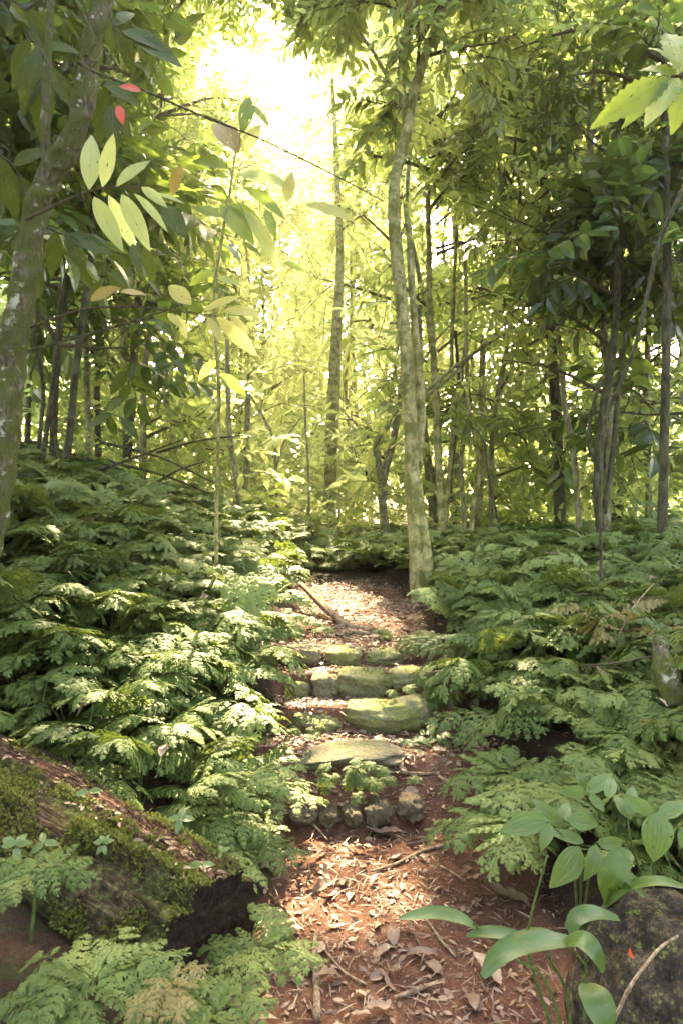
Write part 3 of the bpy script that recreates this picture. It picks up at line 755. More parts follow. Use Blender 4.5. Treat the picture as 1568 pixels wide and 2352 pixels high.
def leafy(px, py, d, n, size, label, seed, mat='leaf_strap', spread=.12, W=.42, cat='plant', h=.15):
    """little bush: many leaves on a few stems, in front of a point"""
    rs = np.random.RandomState(seed); c = P(px, py, d)
    root = empty('small_plant', (c[0], c[1], c[2] - h), label, cat)
    gs = Geo(); gl = Geo(); V, f, uv = leaf(1, W, 6, .42, .25, .35)
    for q_ in range(max(3, n // 5)):
        a_ = rs.uniform(0, 2 * PI); e = np.array([math.cos(a_) * spread * rs.uniform(.2, 1), math.sin(a_) * spread * rs.uniform(.2, 1), h * rs.uniform(.6, 1.3)])
        tube(gs, [(0, 0, 0), e * [.4, .4, .7], e], [.003, .0015], 6, 4)
        k = 5 + rs.randint(3); t = rs.uniform(.45, 1, k)[:, None]
        ps = e * t; az = rs.uniform(0, 2 * PI, k); dv = np.stack([np.cos(az), np.sin(az) - .4, rs.uniform(-.3, .4, k)], -1)
        place(gl, [(V, [f], .5, uv, 0)], ps, frames(dv, np.tile([0, -.5, 1.0], (k, 1))), size * rs.uniform(.6, 1.1, k), rs.uniform(.3, 1, k))
    gs.build('stem', M['stem'], root); gl.build('foliage', M[mat], root)
    return root
leafy(985, 1680, 3.62, 34, .10, 'small bright leafy plant at the right end of the second step', 3, 'leaf_lined', .12, .38)
leafy(470, 1245, 5.4, 20, .12, 'pale leafy seedlings around the foot of the thin sapling', 4, 'leaf_pale', .2, .4)
leafy(1510, 1160, 7.5, 26, .22, 'whitish broad-leaved shrub among the stems at the right edge', 5, 'leaf_lined', .4, .45, h=.6)

# ------------------------------------------------------------------ trees
def spray(kind, seed):
    """a leafy twig along +Y, length 1; leaves stay about .22-.3 long relative to it"""
    rs = np.random.RandomState(seed); g = Geo()
    pts = spline([(0, 0, 0), (.03 * rs.randn(), .5, .04), (.06 * rs.randn(), 1, -.08)], 9)
    tube(g, pts, [.012, .004], 5, 3, mat=1, cap=False)
    if kind == 'pinnate': nl, ll, W, ang = 12, .34, .30, 52
    elif kind == 'broad': nl, ll, W, ang = 7, .48, .44, 58
    elif kind == 'long': nl, ll, W, ang = 8, .50, .27, 45
    else: nl, ll, W, ang = 11, .26, .42, 55
    V, f, uv = (leaf(1, W, 4, .42, .28, .22) if kind != 'far' else leaf_lo(1, .42))
    for q_ in range(nl):
        t = .14 + .84 * q_ / (nl - 1); k = int(t * 8); p0 = pts[k]
        sdn = -1 if q_ % 2 else 1; a_ = R_(ang + rs.normal(0, 10)) * (1 - .8 * (q_ == nl - 1))
        dv = np.array([[sdn * math.sin(a_), math.cos(a_), rs.normal(-.15, .25)]])
        place(g, [(V, [f], .5, uv, 0)], p0[None], frames(dv, np.array([[rs.normal(0, .35), rs.normal(0, .3), 1]])), np.array([ll * rs.uniform(.75, 1.15)]), np.array([rs.rand()]))
    Vc = np.concatenate([v for v, (ff, m) in zip(g.V, [(0, 0)] * len(g.V))])
    blocks = []
    # merge leaf blocks
    lv = [(g.V[k], g.T[k], g.U[k]) for k in range(1, len(g.V))]
    off = 0; FV = []; base = len(g.V[0])
    for (ff, m) in g.F:
        if m == 0: FV.append(ff - base)
    blocks.append((np.concatenate([a for a, b, c in lv]), [np.concatenate(FV)], np.concatenate([b for a, b, c in lv]), np.concatenate([c for a, b, c in lv]), 0))
    tw = [ff for (ff, m) in g.F if m == 1]
    blocks.append((g.V[0], tw, .5, g.U[0], 1))
    return blocks
SP = {k: [spray(k, s) for s in (1, 2, 3, 4)] for k in ('pinnate', 'broad', 'long', 'small', 'far')}

def add_sprays(g, kind, pos, dirs, sc, rs, droop=.2):
    n = len(pos); pick = rs.randint(4, size=n)
    for v in range(4):
        k = pick == v
        if k.any():
            up_ = np.tile([0, 0, 1.0], (k.sum(), 1)) + rs.normal(0, .35, (k.sum(), 3))
            place(g, SP[kind][v], pos[k], frames(dirs[k] - [0, 0, droop], up_), sc[k], rs.uniform(0, 1, k.sum()))
def limb_system(g, gb, kind, rs, z0, z1, rad, nlimb, nsub, nspray, ssc, profile=None, az0=0, azr=2 * PI, start_r=.03):
    """limbs leave the axis between z0 and z1; twigs carry sprays"""
    PS, DS = [], []
    for k in range(nlimb):
        h = z0 + (z1 - z0) * (k + rs.rand()) / nlimb; u = (h - z0) / max(z1 - z0, .01)
        rr = rad * (profile(u) if profile else (1 - .55 * u ** 2)) * rs.uniform(.6, 1.1)
        az = az0 + rs.uniform(0, azr); d = np.array([math.cos(az), math.sin(az), 0])
        e = d * rr + np.array([0, 0, rr * rs.uniform(.0, .5)]); s = np.array([0, 0, h])
        mid = s + e * .5 + rs.normal(0, .06 * rr, 3) + [0, 0, .1 * rr]
        tube(gb, [s, mid, s + e], [start_r * rr / rad, .004], 8, 5, cap=False, mat=1)
        for q_ in range(nsub):
            t = rs.uniform(.25, 1); b = (s * (1 - t) ** 2 + 2 * t * (1 - t) * mid + t * t * (s + e))
            dd = norm(d * .8 + rs.normal(0, .75, 3)); ln = rr * rs.uniform(.22, .5)
            tube(gb, [b, b + dd * ln * .6 + [0, 0, .03], b + dd * ln], [.008, .003], 4, 3, cap=False, mat=1)
            for w_ in range(nspray):
                tt = rs.uniform(.2, 1); PS.append(b + dd * ln * tt); DS.append(norm(dd + rs.normal(0, .65, 3)))
    PS = np.array(PS); DS = np.array(DS)
    add_sprays(g, kind, PS, DS, ssc * rs.uniform(.7, 1.25, len(PS)), rs)

def crown_mesh(name, kind, leafm, seed, z0, z1, rad, nlimb, nsub, nspray, ssc, **kw):
    rs = np.random.RandomState(seed); g = Geo()
    limb_system(g, g, kind, rs, z0, z1, rad, nlimb, nsub, nspray, ssc, **kw)
    return g.mesh(name, [M[leafm], M['twig']], smooth=False)
def trunk_mesh(pts, radii, mat, n=26, seg=9, seed=0, extra=()):
    g = Geo(); tube(g, pts, radii, n, seg, rough=.12, seed=seed, jitter=0)
    for (p, r) in extra: tube(g, p, r, max(8, len(p) * 4), 7, rough=.1, seed=seed + 3)
    return g.mesh('trunk', [M[mat]])
def obj(name, me, parent=None, loc=(0, 0, 0)):
    o = bpy.data.objects.new(name, me); C.objects.link(o); o.parent = parent; o.location = loc; return o

# (a) trees of the wood: slender, leafy from man's height up; a few kinds, copied
protos = []
def proto(kind, leafm, barkm, seed, H, zlow, rad, nlimb, nsub, nspray, ssc, tr, label):
    rs = np.random.RandomState(seed)
    b = rs.normal(0, .12, (5, 2)); pts = [(0, 0, -.2)] + [(b[k][0] * (k + 1) * .5, b[k][1] * (k + 1) * .5, H * (k + 1) / 5) for k in range(5)]
    root = empty('slender_tree', (0, 0, 0), label, 'tree', None)
    obj('trunk', trunk_mesh(pts, [tr, tr * .8, tr * .35], barkm, 30, 8, seed), root)
    obj('crown', crown_mesh('crown', kind, leafm, seed + 1, zlow, H, rad, nlimb, nsub, nspray, ssc), root)
    return root
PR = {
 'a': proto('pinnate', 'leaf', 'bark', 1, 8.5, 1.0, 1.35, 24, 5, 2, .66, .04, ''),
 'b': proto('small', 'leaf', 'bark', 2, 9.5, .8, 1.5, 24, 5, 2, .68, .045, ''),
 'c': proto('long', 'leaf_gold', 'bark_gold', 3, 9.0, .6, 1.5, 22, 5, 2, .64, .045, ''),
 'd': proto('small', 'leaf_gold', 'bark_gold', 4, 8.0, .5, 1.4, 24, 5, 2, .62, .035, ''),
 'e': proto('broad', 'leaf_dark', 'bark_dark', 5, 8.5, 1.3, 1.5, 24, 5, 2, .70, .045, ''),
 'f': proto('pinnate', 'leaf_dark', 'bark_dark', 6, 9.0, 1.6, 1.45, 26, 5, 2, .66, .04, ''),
}
used = set()
def put(kind, x, y, s, label, group, rz=None, lean=0.0):
    r = PR[kind]
    if kind in used: r = copy_tree(r)
    else: used.add(kind)
    rs_ = np.random.RandomState(int(abs(x * 131 + y * 977)) + 5)
    r.location = (x, y, hz(x, y) - .05); r.scale = (s, s, s); r.rotation_euler = (rs_.normal(0, .04), lean + rs_.normal(0, .04), rs_.uniform(0, 2 * PI) if rz is None else rz)
    tag(r, label, 'tree', group)
    return r
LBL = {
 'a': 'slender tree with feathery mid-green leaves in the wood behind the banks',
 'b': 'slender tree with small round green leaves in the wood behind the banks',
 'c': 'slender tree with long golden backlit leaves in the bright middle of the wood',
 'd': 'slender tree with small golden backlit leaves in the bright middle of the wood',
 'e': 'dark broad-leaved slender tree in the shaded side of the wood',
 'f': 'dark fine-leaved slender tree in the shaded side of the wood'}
rs = np.random.RandomState(11)
trees = []
def try_add(kind, px, d, s):
    trees.append((kind, (px - 784) / F * d, d, s))
# left dark side
for px, d, s, k in [(-80, 6.5, .9, 'e'), (120, 7.5, 1.0, 'e'), (60, 9.5, 1.1, 'f'), (230, 9.5, 1.1, 'f'), (-60, 12, 1.2, 'e'), (190, 13, 1.3, 'b'), (330, 11, 1.1, 'b'), (300, 15, 1.4, 'a'),
                    (410, 14, 1.2, 'd'), (420, 17.5, 1.4, 'c'), (240, 19, 1.6, 'd'), (-40, 20, 1.7, 'b')]: try_add(k, px, d, s)
# bright middle
for px, d, s, k in [(560, 15, 1.15, 'd'), (470, 19, 1.7, 'c'), (610, 17, 1.0, 'c'), (690, 21, 1.0, 'd'), (800, 18, 1.05, 'c'), (880, 14, 1.25, 'd'), (880, 20, 1.8, 'c'), (790, 27, 2.0, 'd'), (590, 27, 2.0, 'c'), (530, 24, 1.9, 'd'), (690, 30, 1.5, 'c'), (740, 31, 2.4, 'c'), (830, 22, 2.0, 'c'), (500, 20, 1.9, 'd'), (850, 25, 2.3, 'd')]: try_add(k, px, d, s)
# right
for px, d, s, k in [(1010, 10.5, 1.05, 'a'), (1130, 9, .95, 'a'), (1110, 13, 1.2, 'd'), (1250, 12, 1.1, 'a'), (1340, 15, 1.3, 'b'), (1410, 10.5, 1.1, 'f'),
                    (1390, 7.4, .9, 'b'), (1500, 9, 1.05, 'a'), (1640, 7.5, 1.0, 'e'), (1600, 12, 1.2, 'b'), (1200, 18, 1.6, 'c'), (1480, 17, 1.5, 'd')]: try_add(k, px, d, s)
for (k, x, y, s) in trees:
    put(k, x, y, s, LBL[k], {'a': 'feathery-leaved', 'b': 'round-leaved', 'c': 'long backlit-leaved', 'd': 'small backlit-leaved', 'e': 'dark broad-leaved', 'f': 'dark fine-leaved'}[k] + ' trees of the wood')

# (b) far wood as one mass
rs = np.random.RandomState(3); g = Geo()
m_ = 3300
az = rs.uniform(-PI * .32, PI * .32, m_); dd = rs.uniform(24, 36, m_)
hh = rs.uniform(0, 1, m_) ** .9 * .78 * dd
# open hole around the sun
el = np.degrees(np.arctan2(hh, dd)); azd = np.degrees(az)
hole = np.hypot((azd + 4.5) / 3.5, (el - 29) / 6) < 1
k = ~hole & ((np.abs(azd + 1) > 14) | (rs.rand(m_) < np.where(el > 20, .35, .18))) & (fbm(az * 9, el * .14, 5, 3) > -.26 + .35 * (az > .12)); az, dd, hh = az[k], dd[k], hh[k]
pos = np.stack([np.sin(az) * dd, np.cos(az) * dd, hh + 1.0], -1)
dr = norm(rs.normal(0, 1, pos.shape) * [1, 1, .4])
for v in range(4):
    kk = np.arange(len(pos)) % 4 == v
    place(g, SP['far'][v], pos[kk], frames(dr[kk], rs.normal(0, .4, (kk.sum(), 3)) + [0, 0, 1]), rs.uniform(.9, 1.8, kk.sum()), rs.rand(kk.sum()))
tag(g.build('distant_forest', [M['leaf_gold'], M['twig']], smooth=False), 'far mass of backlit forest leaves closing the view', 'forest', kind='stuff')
# low undergrowth between the trunks
g = Geo(); m_ = 7500
yy = rs.uniform(8.5, 22, m_); xx = rs.uniform(-.62, .62, m_) * yy; zz = height(xx, yy) + rs.uniform(.05, 1.0, m_) ** 1.6 * (1.0 + .10 * yy)
k = fbm(xx * .7, yy * .5, 8, 3) + .5 * fbm(xx * 2, zz * 2, 4, 2) > -.12; pos = np.stack([xx, yy, zz], -1)[k]; dr = norm(rs.normal(0, 1, pos.shape) * [1, 1, .5] + [0, 0, .2])
mid_ = (np.abs(pos[:, 0] / pos[:, 1] + .02) < .2) & (rs.rand(len(pos)) < .8)  # middle sprays get the lighter leaf colour that carries the backlight
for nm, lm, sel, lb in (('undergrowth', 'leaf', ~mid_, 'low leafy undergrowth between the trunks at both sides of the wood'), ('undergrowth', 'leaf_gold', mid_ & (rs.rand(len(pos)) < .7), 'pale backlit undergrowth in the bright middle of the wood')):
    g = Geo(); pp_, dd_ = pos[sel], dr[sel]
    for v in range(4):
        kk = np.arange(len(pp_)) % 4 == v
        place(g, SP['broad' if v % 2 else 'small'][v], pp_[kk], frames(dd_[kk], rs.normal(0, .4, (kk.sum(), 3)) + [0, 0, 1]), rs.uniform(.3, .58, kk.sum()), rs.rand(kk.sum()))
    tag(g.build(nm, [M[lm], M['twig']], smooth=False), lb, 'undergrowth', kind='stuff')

# (c) the trunks one can tell apart
def ptree(name, pxs, d, r, mat, label, group=None, extra=(), crown=None, top=None, seed=0, n=40, seg=14, roughd=None):
    """pxs: (px, py) from the base up; the base is carried down into the ground"""
    pts = [P(a_, b_, d) for (a_, b_) in pxs]
    base = pts[0].copy(); gz = hz(base[0], base[1]); base[2] = min(gz - .08, base[2] - .05)
    foot = np.array([pts[0][0], d, gz])
    pts = [base] + pts
    root = empty(name, foot, label, 'tree', group)
    g = Geo(); tube(g, pts, r, n, seg, rough=.16, seed=seed)
    for (ep, er, *ed) in extra:
        dz = ed[0] if ed else d
        ep3 = [P(a_, b_, dz) for (a_, b_) in ep]; tube(g, ep3, er, 6 * len(ep), 9, rough=.14, seed=seed + 5)
    o = g.build('trunk', M[mat], root, origin=foot); o.location = (0, 0, 0)
    if crown:
        for (cx, cy, dz, rad, kind, lm, sd_, nl, zs) in crown:
            c3 = P(cx, cy, dz) - foot
            gc = Geo(); rsx = np.random.RandomState(sd_); limb_system(gc, gc, kind, rsx, 0, zs, rad, nl, 5, 3, .48)
            o = gc.build('crown', [M[lm], M['twig']], root, smooth=False); o.location = c3
    return root
ptree('double_trunk_tree', [(962, 1385), (955, 1250), (946, 1100), (942, 980), (936, 860), (926, 740), (914, 620), (904, 500), (910, 400), (934, 300), (948, 220), (972, 140), (1000, 60), (1030, -40), (1060, -200)],
      6.0, [.085, .07, .062, .060, .058, .055, .05, .044, .04, .035, .025], 'bark_gold', 'mossy grey double-stemmed tree at the top of the steps, bending right high up',
      extra=[([(984, 1385), (978, 1290), (966, 1180), (960, 1100)], [.062, .052, .03], 6.0), ([(955, 1080), (966, 960), (958, 820), (946, 680), (940, 560), (930, 470)], [.045, .042, .035, .03, .02], 6.1),
             ([(934, 300), (920, 150), (935, 40), (945, -60)], [.03, .028, .025], 6.1), ([(930, 260), (850, 110), (760, 20), (680, -20)], [.02, .014, .006], 6.5)],
      crown=[(690, 0, 7.0, .85, 'pinnate', 'leaf', 54, 9, .7), (960, 250, 6.2, 1.0, 'pinnate', 'leaf', 51, 12, 1.6), (1130, 60, 6.5, 1.2, 'pinnate', 'leaf', 52, 12, 1.2), (940, -20, 6.4, 1.1, 'pinnate', 'leaf', 53, 12, 1.0)], n=90, seg=22)
ptree('thick_tree', [(757, 1215), (760, 1060), (766, 900), (772, 780), (778, 680), (780, 560), (774, 430), (770, 300), (762, 180)], 13.0, [.15, .13, .125, .11, .10, .08, .06, .05, .03], 'bark_gold', 'straight single trunk standing alone in the bright middle of the wood',
      crown=[(780, 560, 13, 1.5, 'small', 'leaf_gold', 61, 9, 2.5), (765, 200, 13, 1.3, 'small', 'leaf_gold', 65, 8, 1.2)], n=60)
ptree('forked_tree', [(888, 1240), (880, 1170), (876, 1110)], 10.0, [.07, .062, .055], 'bark', 'crooked tree whose fork opens beside the double-trunk tree',
      extra=[([(877, 1115), (868, 1060), (863, 1020), (885, 985), (920, 935)], [.055, .05, .045, .035, .03]), ([(877, 1120), (890, 1060), (905, 1000), (918, 920), (926, 860)], [.05, .05, .045, .04])], n=20)
ptree('thin_tree', [(1008, 1315), (1012, 1200), (1004, 1000), (996, 850), (986, 700), (984, 560), (980, 420)], 8.0, [.05, .045, .04, .035, .03], 'bark_gold', 'slim upright trunk just right of the double-trunk tree',
      crown=[(985, 480, 8.1, 1.0, 'pinnate', 'leaf', 62, 9, 1.5)])
ptree('thin_tree', [(996, 1230), (988, 1120), (972, 980), (965, 860), (960, 700)], 10.5, [.075, .065, .055, .045], 'bark', 'darker leaning trunk half hidden behind the double-trunk tree')
ptree('thin_tree', [(1018, 1300), (1028, 1130), (1040, 960), (1036, 820), (1042, 640), (1050, 480)], 8.6, [.032, .03, .026, .022], 'bark_gold', 'thin stem in the cluster, bowed slightly left at mid height')
ptree('thin_tree', [(1042, 1245), (1044, 1170), (1032, 1120), (1046, 980), (1052, 880), (1044, 760)], 9.5, [.035, .03, .026, .022], 'bark_dark', 'thin dark stem with a kink near its foot')
ptree('thin_tree', [(1066, 1290), (1064, 1180), (1058, 1060), (1068, 960), (1060, 860), (1070, 760), (1066, 600)], 8.4, [.032, .028, .024, .02], 'bark', 'thin wavy stem left of the two crossing stems')
ptree('thin_tree', [(1092, 1250), (1098, 1130), (1108, 1000), (1106, 900), (1108, 780)], 10.0, [.075, .065, .055, .045], 'bark_gold', 'sturdy stem right of the thin cluster, crossed by a twisting one')
ptree('thin_tree', [(1080, 1330), (1084, 1180), (1100, 1090), (1090, 1010), (1074, 930), (1070, 800), (1068, 640)], 8.0, [.03, .028, .026, .022], 'bark_gold', 'twisting thin stem that crosses the sturdy one')
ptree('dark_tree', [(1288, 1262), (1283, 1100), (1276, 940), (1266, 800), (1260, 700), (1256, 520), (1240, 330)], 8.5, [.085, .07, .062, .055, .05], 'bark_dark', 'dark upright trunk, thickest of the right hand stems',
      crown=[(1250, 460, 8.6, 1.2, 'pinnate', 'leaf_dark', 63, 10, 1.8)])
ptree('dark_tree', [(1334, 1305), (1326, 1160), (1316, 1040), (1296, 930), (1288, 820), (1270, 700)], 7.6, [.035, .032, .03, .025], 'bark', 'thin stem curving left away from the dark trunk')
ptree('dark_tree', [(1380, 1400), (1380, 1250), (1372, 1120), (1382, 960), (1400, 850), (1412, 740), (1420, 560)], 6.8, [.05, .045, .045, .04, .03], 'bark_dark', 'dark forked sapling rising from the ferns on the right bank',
      extra=[([(1376, 1090), (1350, 1010), (1370, 900), (1398, 860)], [.02, .018, .015, .012]), ([(1385, 1180), (1404, 1060), (1420, 900), (1436, 760)], [.03, .026, .022, .018])],
      crown=[(1420, 700, 6.9, 1.0, 'broad', 'leaf_dark', 64, 9, 1.4)])
ptree('thin_tree', [(1486, 1258), (1488, 1080), (1484, 900), (1490, 700), (1480, 500)], 9.0, [.04, .036, .034, .03], 'bark', 'pale mottled straight stem near the right edge')
ptree('thin_tree', [(1420, 1250), (1424, 1100), (1430, 960), (1426, 800)], 10.5, [.06, .055, .05, .045], 'bark_dark', 'dark stem far back between the forked sapling and the mottled stem')
# left side stems
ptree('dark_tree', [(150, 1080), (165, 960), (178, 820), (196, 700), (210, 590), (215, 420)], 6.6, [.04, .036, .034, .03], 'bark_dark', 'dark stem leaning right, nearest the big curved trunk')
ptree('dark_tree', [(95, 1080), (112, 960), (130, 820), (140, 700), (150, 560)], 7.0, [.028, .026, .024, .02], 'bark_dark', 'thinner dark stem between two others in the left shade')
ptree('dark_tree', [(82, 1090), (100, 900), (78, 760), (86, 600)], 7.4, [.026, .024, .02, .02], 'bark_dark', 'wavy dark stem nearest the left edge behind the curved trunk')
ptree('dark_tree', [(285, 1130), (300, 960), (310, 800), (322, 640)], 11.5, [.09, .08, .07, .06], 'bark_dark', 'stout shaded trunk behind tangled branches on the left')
ptree('thin_tree', [(553, 1195), (545, 1110), (530, 1020), (524, 900), (522, 780)], 8.5, [.045, .036, .032, .026], 'bark', 'slightly bowed stem just right of the thin sapling')
ptree('thin_tree', [(558, 1180), (566, 1080), (568, 980), (572, 860)], 10.0, [.05, .045, .04, .035], 'bark', 'straight stem behind the bowed one')
ptree('thin_tree', [(638, 1210), (634, 1100), (628, 1010), (606, 960), (570, 900)], 9.5, [.026, .022, .02, .012], 'bark', 'thin stem with a branch leaning left over the ferns', extra=[([(634, 1080), (650, 1020), (690, 960)], [.014, .012, .008])])
ptree('thin_tree', [(710, 1220), (708, 1080), (702, 980), (698, 860)], 9.0, [.02, .018, .015, .012], 'bark', 'very thin straight stem left of the lone trunk')

# (d) big curved tree on the left
ptree('curved_tree', [(-110, 1500), (-50, 1300), (-12, 1150), (8, 1000), (22, 860), (44, 720), (64, 600), (86, 480), (118, 395), (165, 330), (190, 240), (205, 150), (222, 60), (250, -40), (290, -200)],
      3.4, [.10, .085, .08, .075, .068, .062, .06, .055, .052, .05, .045], 'bark_mossy', 'big mossy curved trunk with pale patches along the left edge',
      extra=[([(112, 400), (104, 300), (108, 180), (114, 60), (118, -60)], [.028, .022, .02, .018], 3.42), ([(200, 130), (215, 90), (190, 30), (160, -20)], [.010, .009, .008], 3.32),
             ([(0, 560), (-60, 520), (-120, 400)], [.02, .015, .01], 3.5)], n=150, seg=40)

# tree added behind the right bank; its unseen crown shades the near path
def arch_tree(x, y, pts, tr, kind, lm, seed, rad, nl, nsub, nsp, H, cz, label):
    root = empty('canopy_tree', (x, y, hz(x, y)), label, 'tree')
    obj('trunk', trunk_mesh(pts, tr, 'bark', 40, 10, seed), root)
    obj('crown', crown_mesh('crown', kind, lm, seed, 0, H, rad, nl, nsub, nsp, .55, profile=lambda u: 1), root, cz)
arch_tree(2.4, 14.5, [(0, 0, -.2), (.1, .1, 5), (-.3, 0, 8.6), (-1.7, -.5, 11), (-3.0, -.7, 12.6)], [.09, .08, .06, .05, .02], 'small', 'leaf', 77, 2.0, 30, 7, 5, 1.8, (-3.1, -.7, 11.6), 'tall tree added in the wood, its unseen top shading the near path')
arch_tree(-3.3, 9.0, [(0, 0, -.2), (-.1, .1, 2.5), (.1, -.1, 4), (1.0, -.5, 5.6), (2.2, -1.0, 6.4)], [.045, .04, .035, .022, .008], 'pinnate', 'leaf', 80, 1.0, 14, 5, 3, .9, (2.1, -1.0, 5.9), 'thin tree whose tip bends across the top of the sunny gap')
arch_tree(-3.6, 11.5, [(0, 0, -.2), (-.1, .1, 3), (.1, -.1, 5.6), (.5, -.3, 7.2)], [.05, .045, .035, .012], 'small', 'leaf', 79, 1.4, 20, 5, 4, 2.0, (.6, -.2, 6.2), 'tree with bright fine leaves left of the sunny gap')
# unseen trees added round the camera so their crowns darken the near ground
for k, (x, y, rr, lb) in enumerate([(-4.4, 1.8, 2.0, 'dark unseen tree added beside the log, outside the left edge, to shade the near ferns'), (4.3, 1.6, 2.0, 'dark unseen tree added beyond the boulder, outside the right edge, to shade it'),
                                    (-2.4, -2.6, 2.3, 'dark unseen tree added behind the viewer on the log side to shade the foreground'), (2.4, -2.9, 2.3, 'dark unseen tree added behind the viewer on the boulder side to shade the foreground'), (.2, -6.0, 2.8, 'tall dark unseen tree added behind the viewer to block the sky light')]):
    arch_tree(x, y, [(0, 0, -.2), (.1, .05, 2.2), (0, .1, 5)], [.09, .08, .03], 'broad', 'leaf_dark', 300 + k, rr, 26, 6, 4, 4.5, (0, 0, 1.7), lb)
# (e) dark leaves overhead, upper left and right
def canopy_tree(x, y, H, rad, z0, kind, lm, label, seed, nl=22, ssc=.42, tr=.09):
    root = empty('canopy_tree', (x, y, hz(x, y)), label, 'tree')
    obj('trunk', trunk_mesh([(0, 0, -.2), (.05, 0, H * .4), (0, .08, H)], [tr, tr * .8, tr * .4], 'bark_dark', 24, 10, seed), root)
    obj('crown', crown_mesh('crown', kind, lm, seed, z0, H, rad, nl, 5, 3, ssc, profile=lambda u: 1 - .3 * u, start_r=.04), root)
    return root
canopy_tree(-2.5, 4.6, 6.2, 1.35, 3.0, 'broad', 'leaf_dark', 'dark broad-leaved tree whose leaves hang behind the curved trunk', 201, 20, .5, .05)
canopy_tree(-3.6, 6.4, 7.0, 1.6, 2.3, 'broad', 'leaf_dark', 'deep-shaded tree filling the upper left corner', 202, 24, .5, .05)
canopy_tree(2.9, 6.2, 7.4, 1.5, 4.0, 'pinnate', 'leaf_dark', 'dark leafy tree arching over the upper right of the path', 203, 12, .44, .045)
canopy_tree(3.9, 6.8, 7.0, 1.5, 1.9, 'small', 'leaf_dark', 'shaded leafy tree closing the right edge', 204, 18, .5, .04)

# ------------------------------------------------------------------ single sapling and big-leaved sprigs
def px_leaf(parent, org, a, b, d0, d1, W, mat, up=(0, -1, .4), droop=.15, seed=0, peak=.45, wave=.04, name='leaf', n=9, serr=0):
    A = P(a[0], a[1], d0); B = P(b[0], b[1], d1); L = np.linalg.norm(B - A)
    V, f, uv = leaf(1, W, n, peak, .22, droop, wave, seed, serr=serr)
    dv = (B - A) / L + np.array([0, 0, droop]) * .9
    g = Geo(); rs_ = np.random.RandomState(seed + 9)
    place(g, [(V, [f], .5, uv, 0)], (A - org)[None], frames(dv[None], (np.array(up, float) + rs_.normal(0, .25, 3))[None]), np.array([L * 1.02]), np.array([rs_.uniform(.35, .9)]))
    return g.build(name, M[mat], parent)
def sprig(name, stem, d, r, leaves, label, cat='branch', W=.27, defmat='leaf_pale', stem_mat='twig', droop=.15, **kw):
    org = P(stem[0][0], stem[0][1], d)
    root = empty(name, org, label, cat)
    g = Geo(); tube(g, [P(a_, b_, d) - org for a_, b_ in stem], r, 5 * len(stem), 6); g.build('twig', M[stem_mat], root)
    for k, lf in enumerate(leaves):
        a, b = (lf[0], lf[1]), (lf[2], lf[3]); mt = lf[4] if len(lf) > 4 else defmat; w_ = lf[5] if len(lf) > 5 else W
        px_leaf(root, org, a, b, d, d + (-.05 if k % 2 else .06), w_, mt, droop=droop, seed=k + 1, **kw)
    return root
sprig('leafy_branch', [(60, 505), (135, 468), (190, 445), (240, 432), (300, 430), (330, 436)], 2.6, [.006, .004, .002],
      [(205, 436, 214, 296), (236, 430, 264, 302), (268, 428, 350, 362), (326, 430, 376, 476), (352, 443, 428, 470, 'leaf_pale', .16), (216, 452, 270, 574), (250, 448, 306, 580), (280, 447, 334, 570),
       (308, 444, 387, 533), (374, 470, 420, 546, 'leaf_deep', .42), (328, 560, 356, 656, 'leaf_deep', .3), (305, 560, 318, 622, 'leaf_deep', .3)],
      'sprig of big pale lance-shaped leaves hanging from the curved trunk')
sprig('leafy_branch', [(70, 752), (150, 722), (230, 706), (330, 706), (420, 716), (500, 726)], 2.9, [.006, .004, .002],
      [(498, 728, 588, 824, 'leaf_yellow', .3), (478, 730, 506, 784, 'leaf_yellow', .34), (512, 716, 604, 722, 'leaf_yellow', .3), (470, 714, 552, 682, 'leaf_yellow', .26), (405, 722, 432, 782, 'leaf_yellow', .34),
       (386, 720, 412, 752, 'leaf_yellow', .3), (440, 700, 378, 655, 'leaf_yellow', .4), (208, 690, 272, 664, 'leaf_brown', .42), (276, 672, 342, 678, 'leaf_brown', .42), (528, 724, 566, 768, 'leaf_yellow', .26)],
      'low twig with glowing yellow leaves at its tip')
sap = sprig('sapling', [(497, 1300), (499, 1100), (503, 900), (492, 690), (508, 560), (530, 430), (545, 330), (575, 220)], 4.6, [.014, .012, .010, .008, .004],
      [(548, 352, 480, 262, 'leaf_brown', .45), (556, 350, 606, 284, 'leaf_yellow', .4), (520, 388, 428, 366, 'leaf_green', .38), (548, 402, 662, 430, 'leaf_pale', .30), (560, 430, 655, 505, 'leaf_green', .32),
       (660, 466, 668, 386, 'leaf_yellow', .42), (520, 470, 600, 515, 'leaf_green', .34), (512, 500, 440, 480, 'leaf_green', .36), (556, 560, 606, 592, 'leaf_green', .5), (506, 470, 570, 560, 'leaf_green', .38),
       (420, 380, 390, 455, 'leaf_brown', .42), (700, 470, 814, 512, 'leaf_yellow', .3), (650, 605, 706, 628, 'leaf_green', .34), (610, 480, 630, 548, 'leaf_green', .3), (560, 480, 640, 620, 'leaf_pale', .24),
       (495, 620, 440, 660, 'leaf_green', .34), (498, 640, 560, 660, 'leaf_pale', .3), (575, 225, 560, 300, 'leaf_green', .4), (570, 240, 620, 290, 'leaf_green', .4), (500, 860, 560, 910, 'leaf_green', .4), (502, 830, 450, 880, 'leaf_green', .4)],
      'tall thin sapling with scattered big leaves rising from the left ferns', 'sapling', stem_mat='bark_gold', droop=.25)
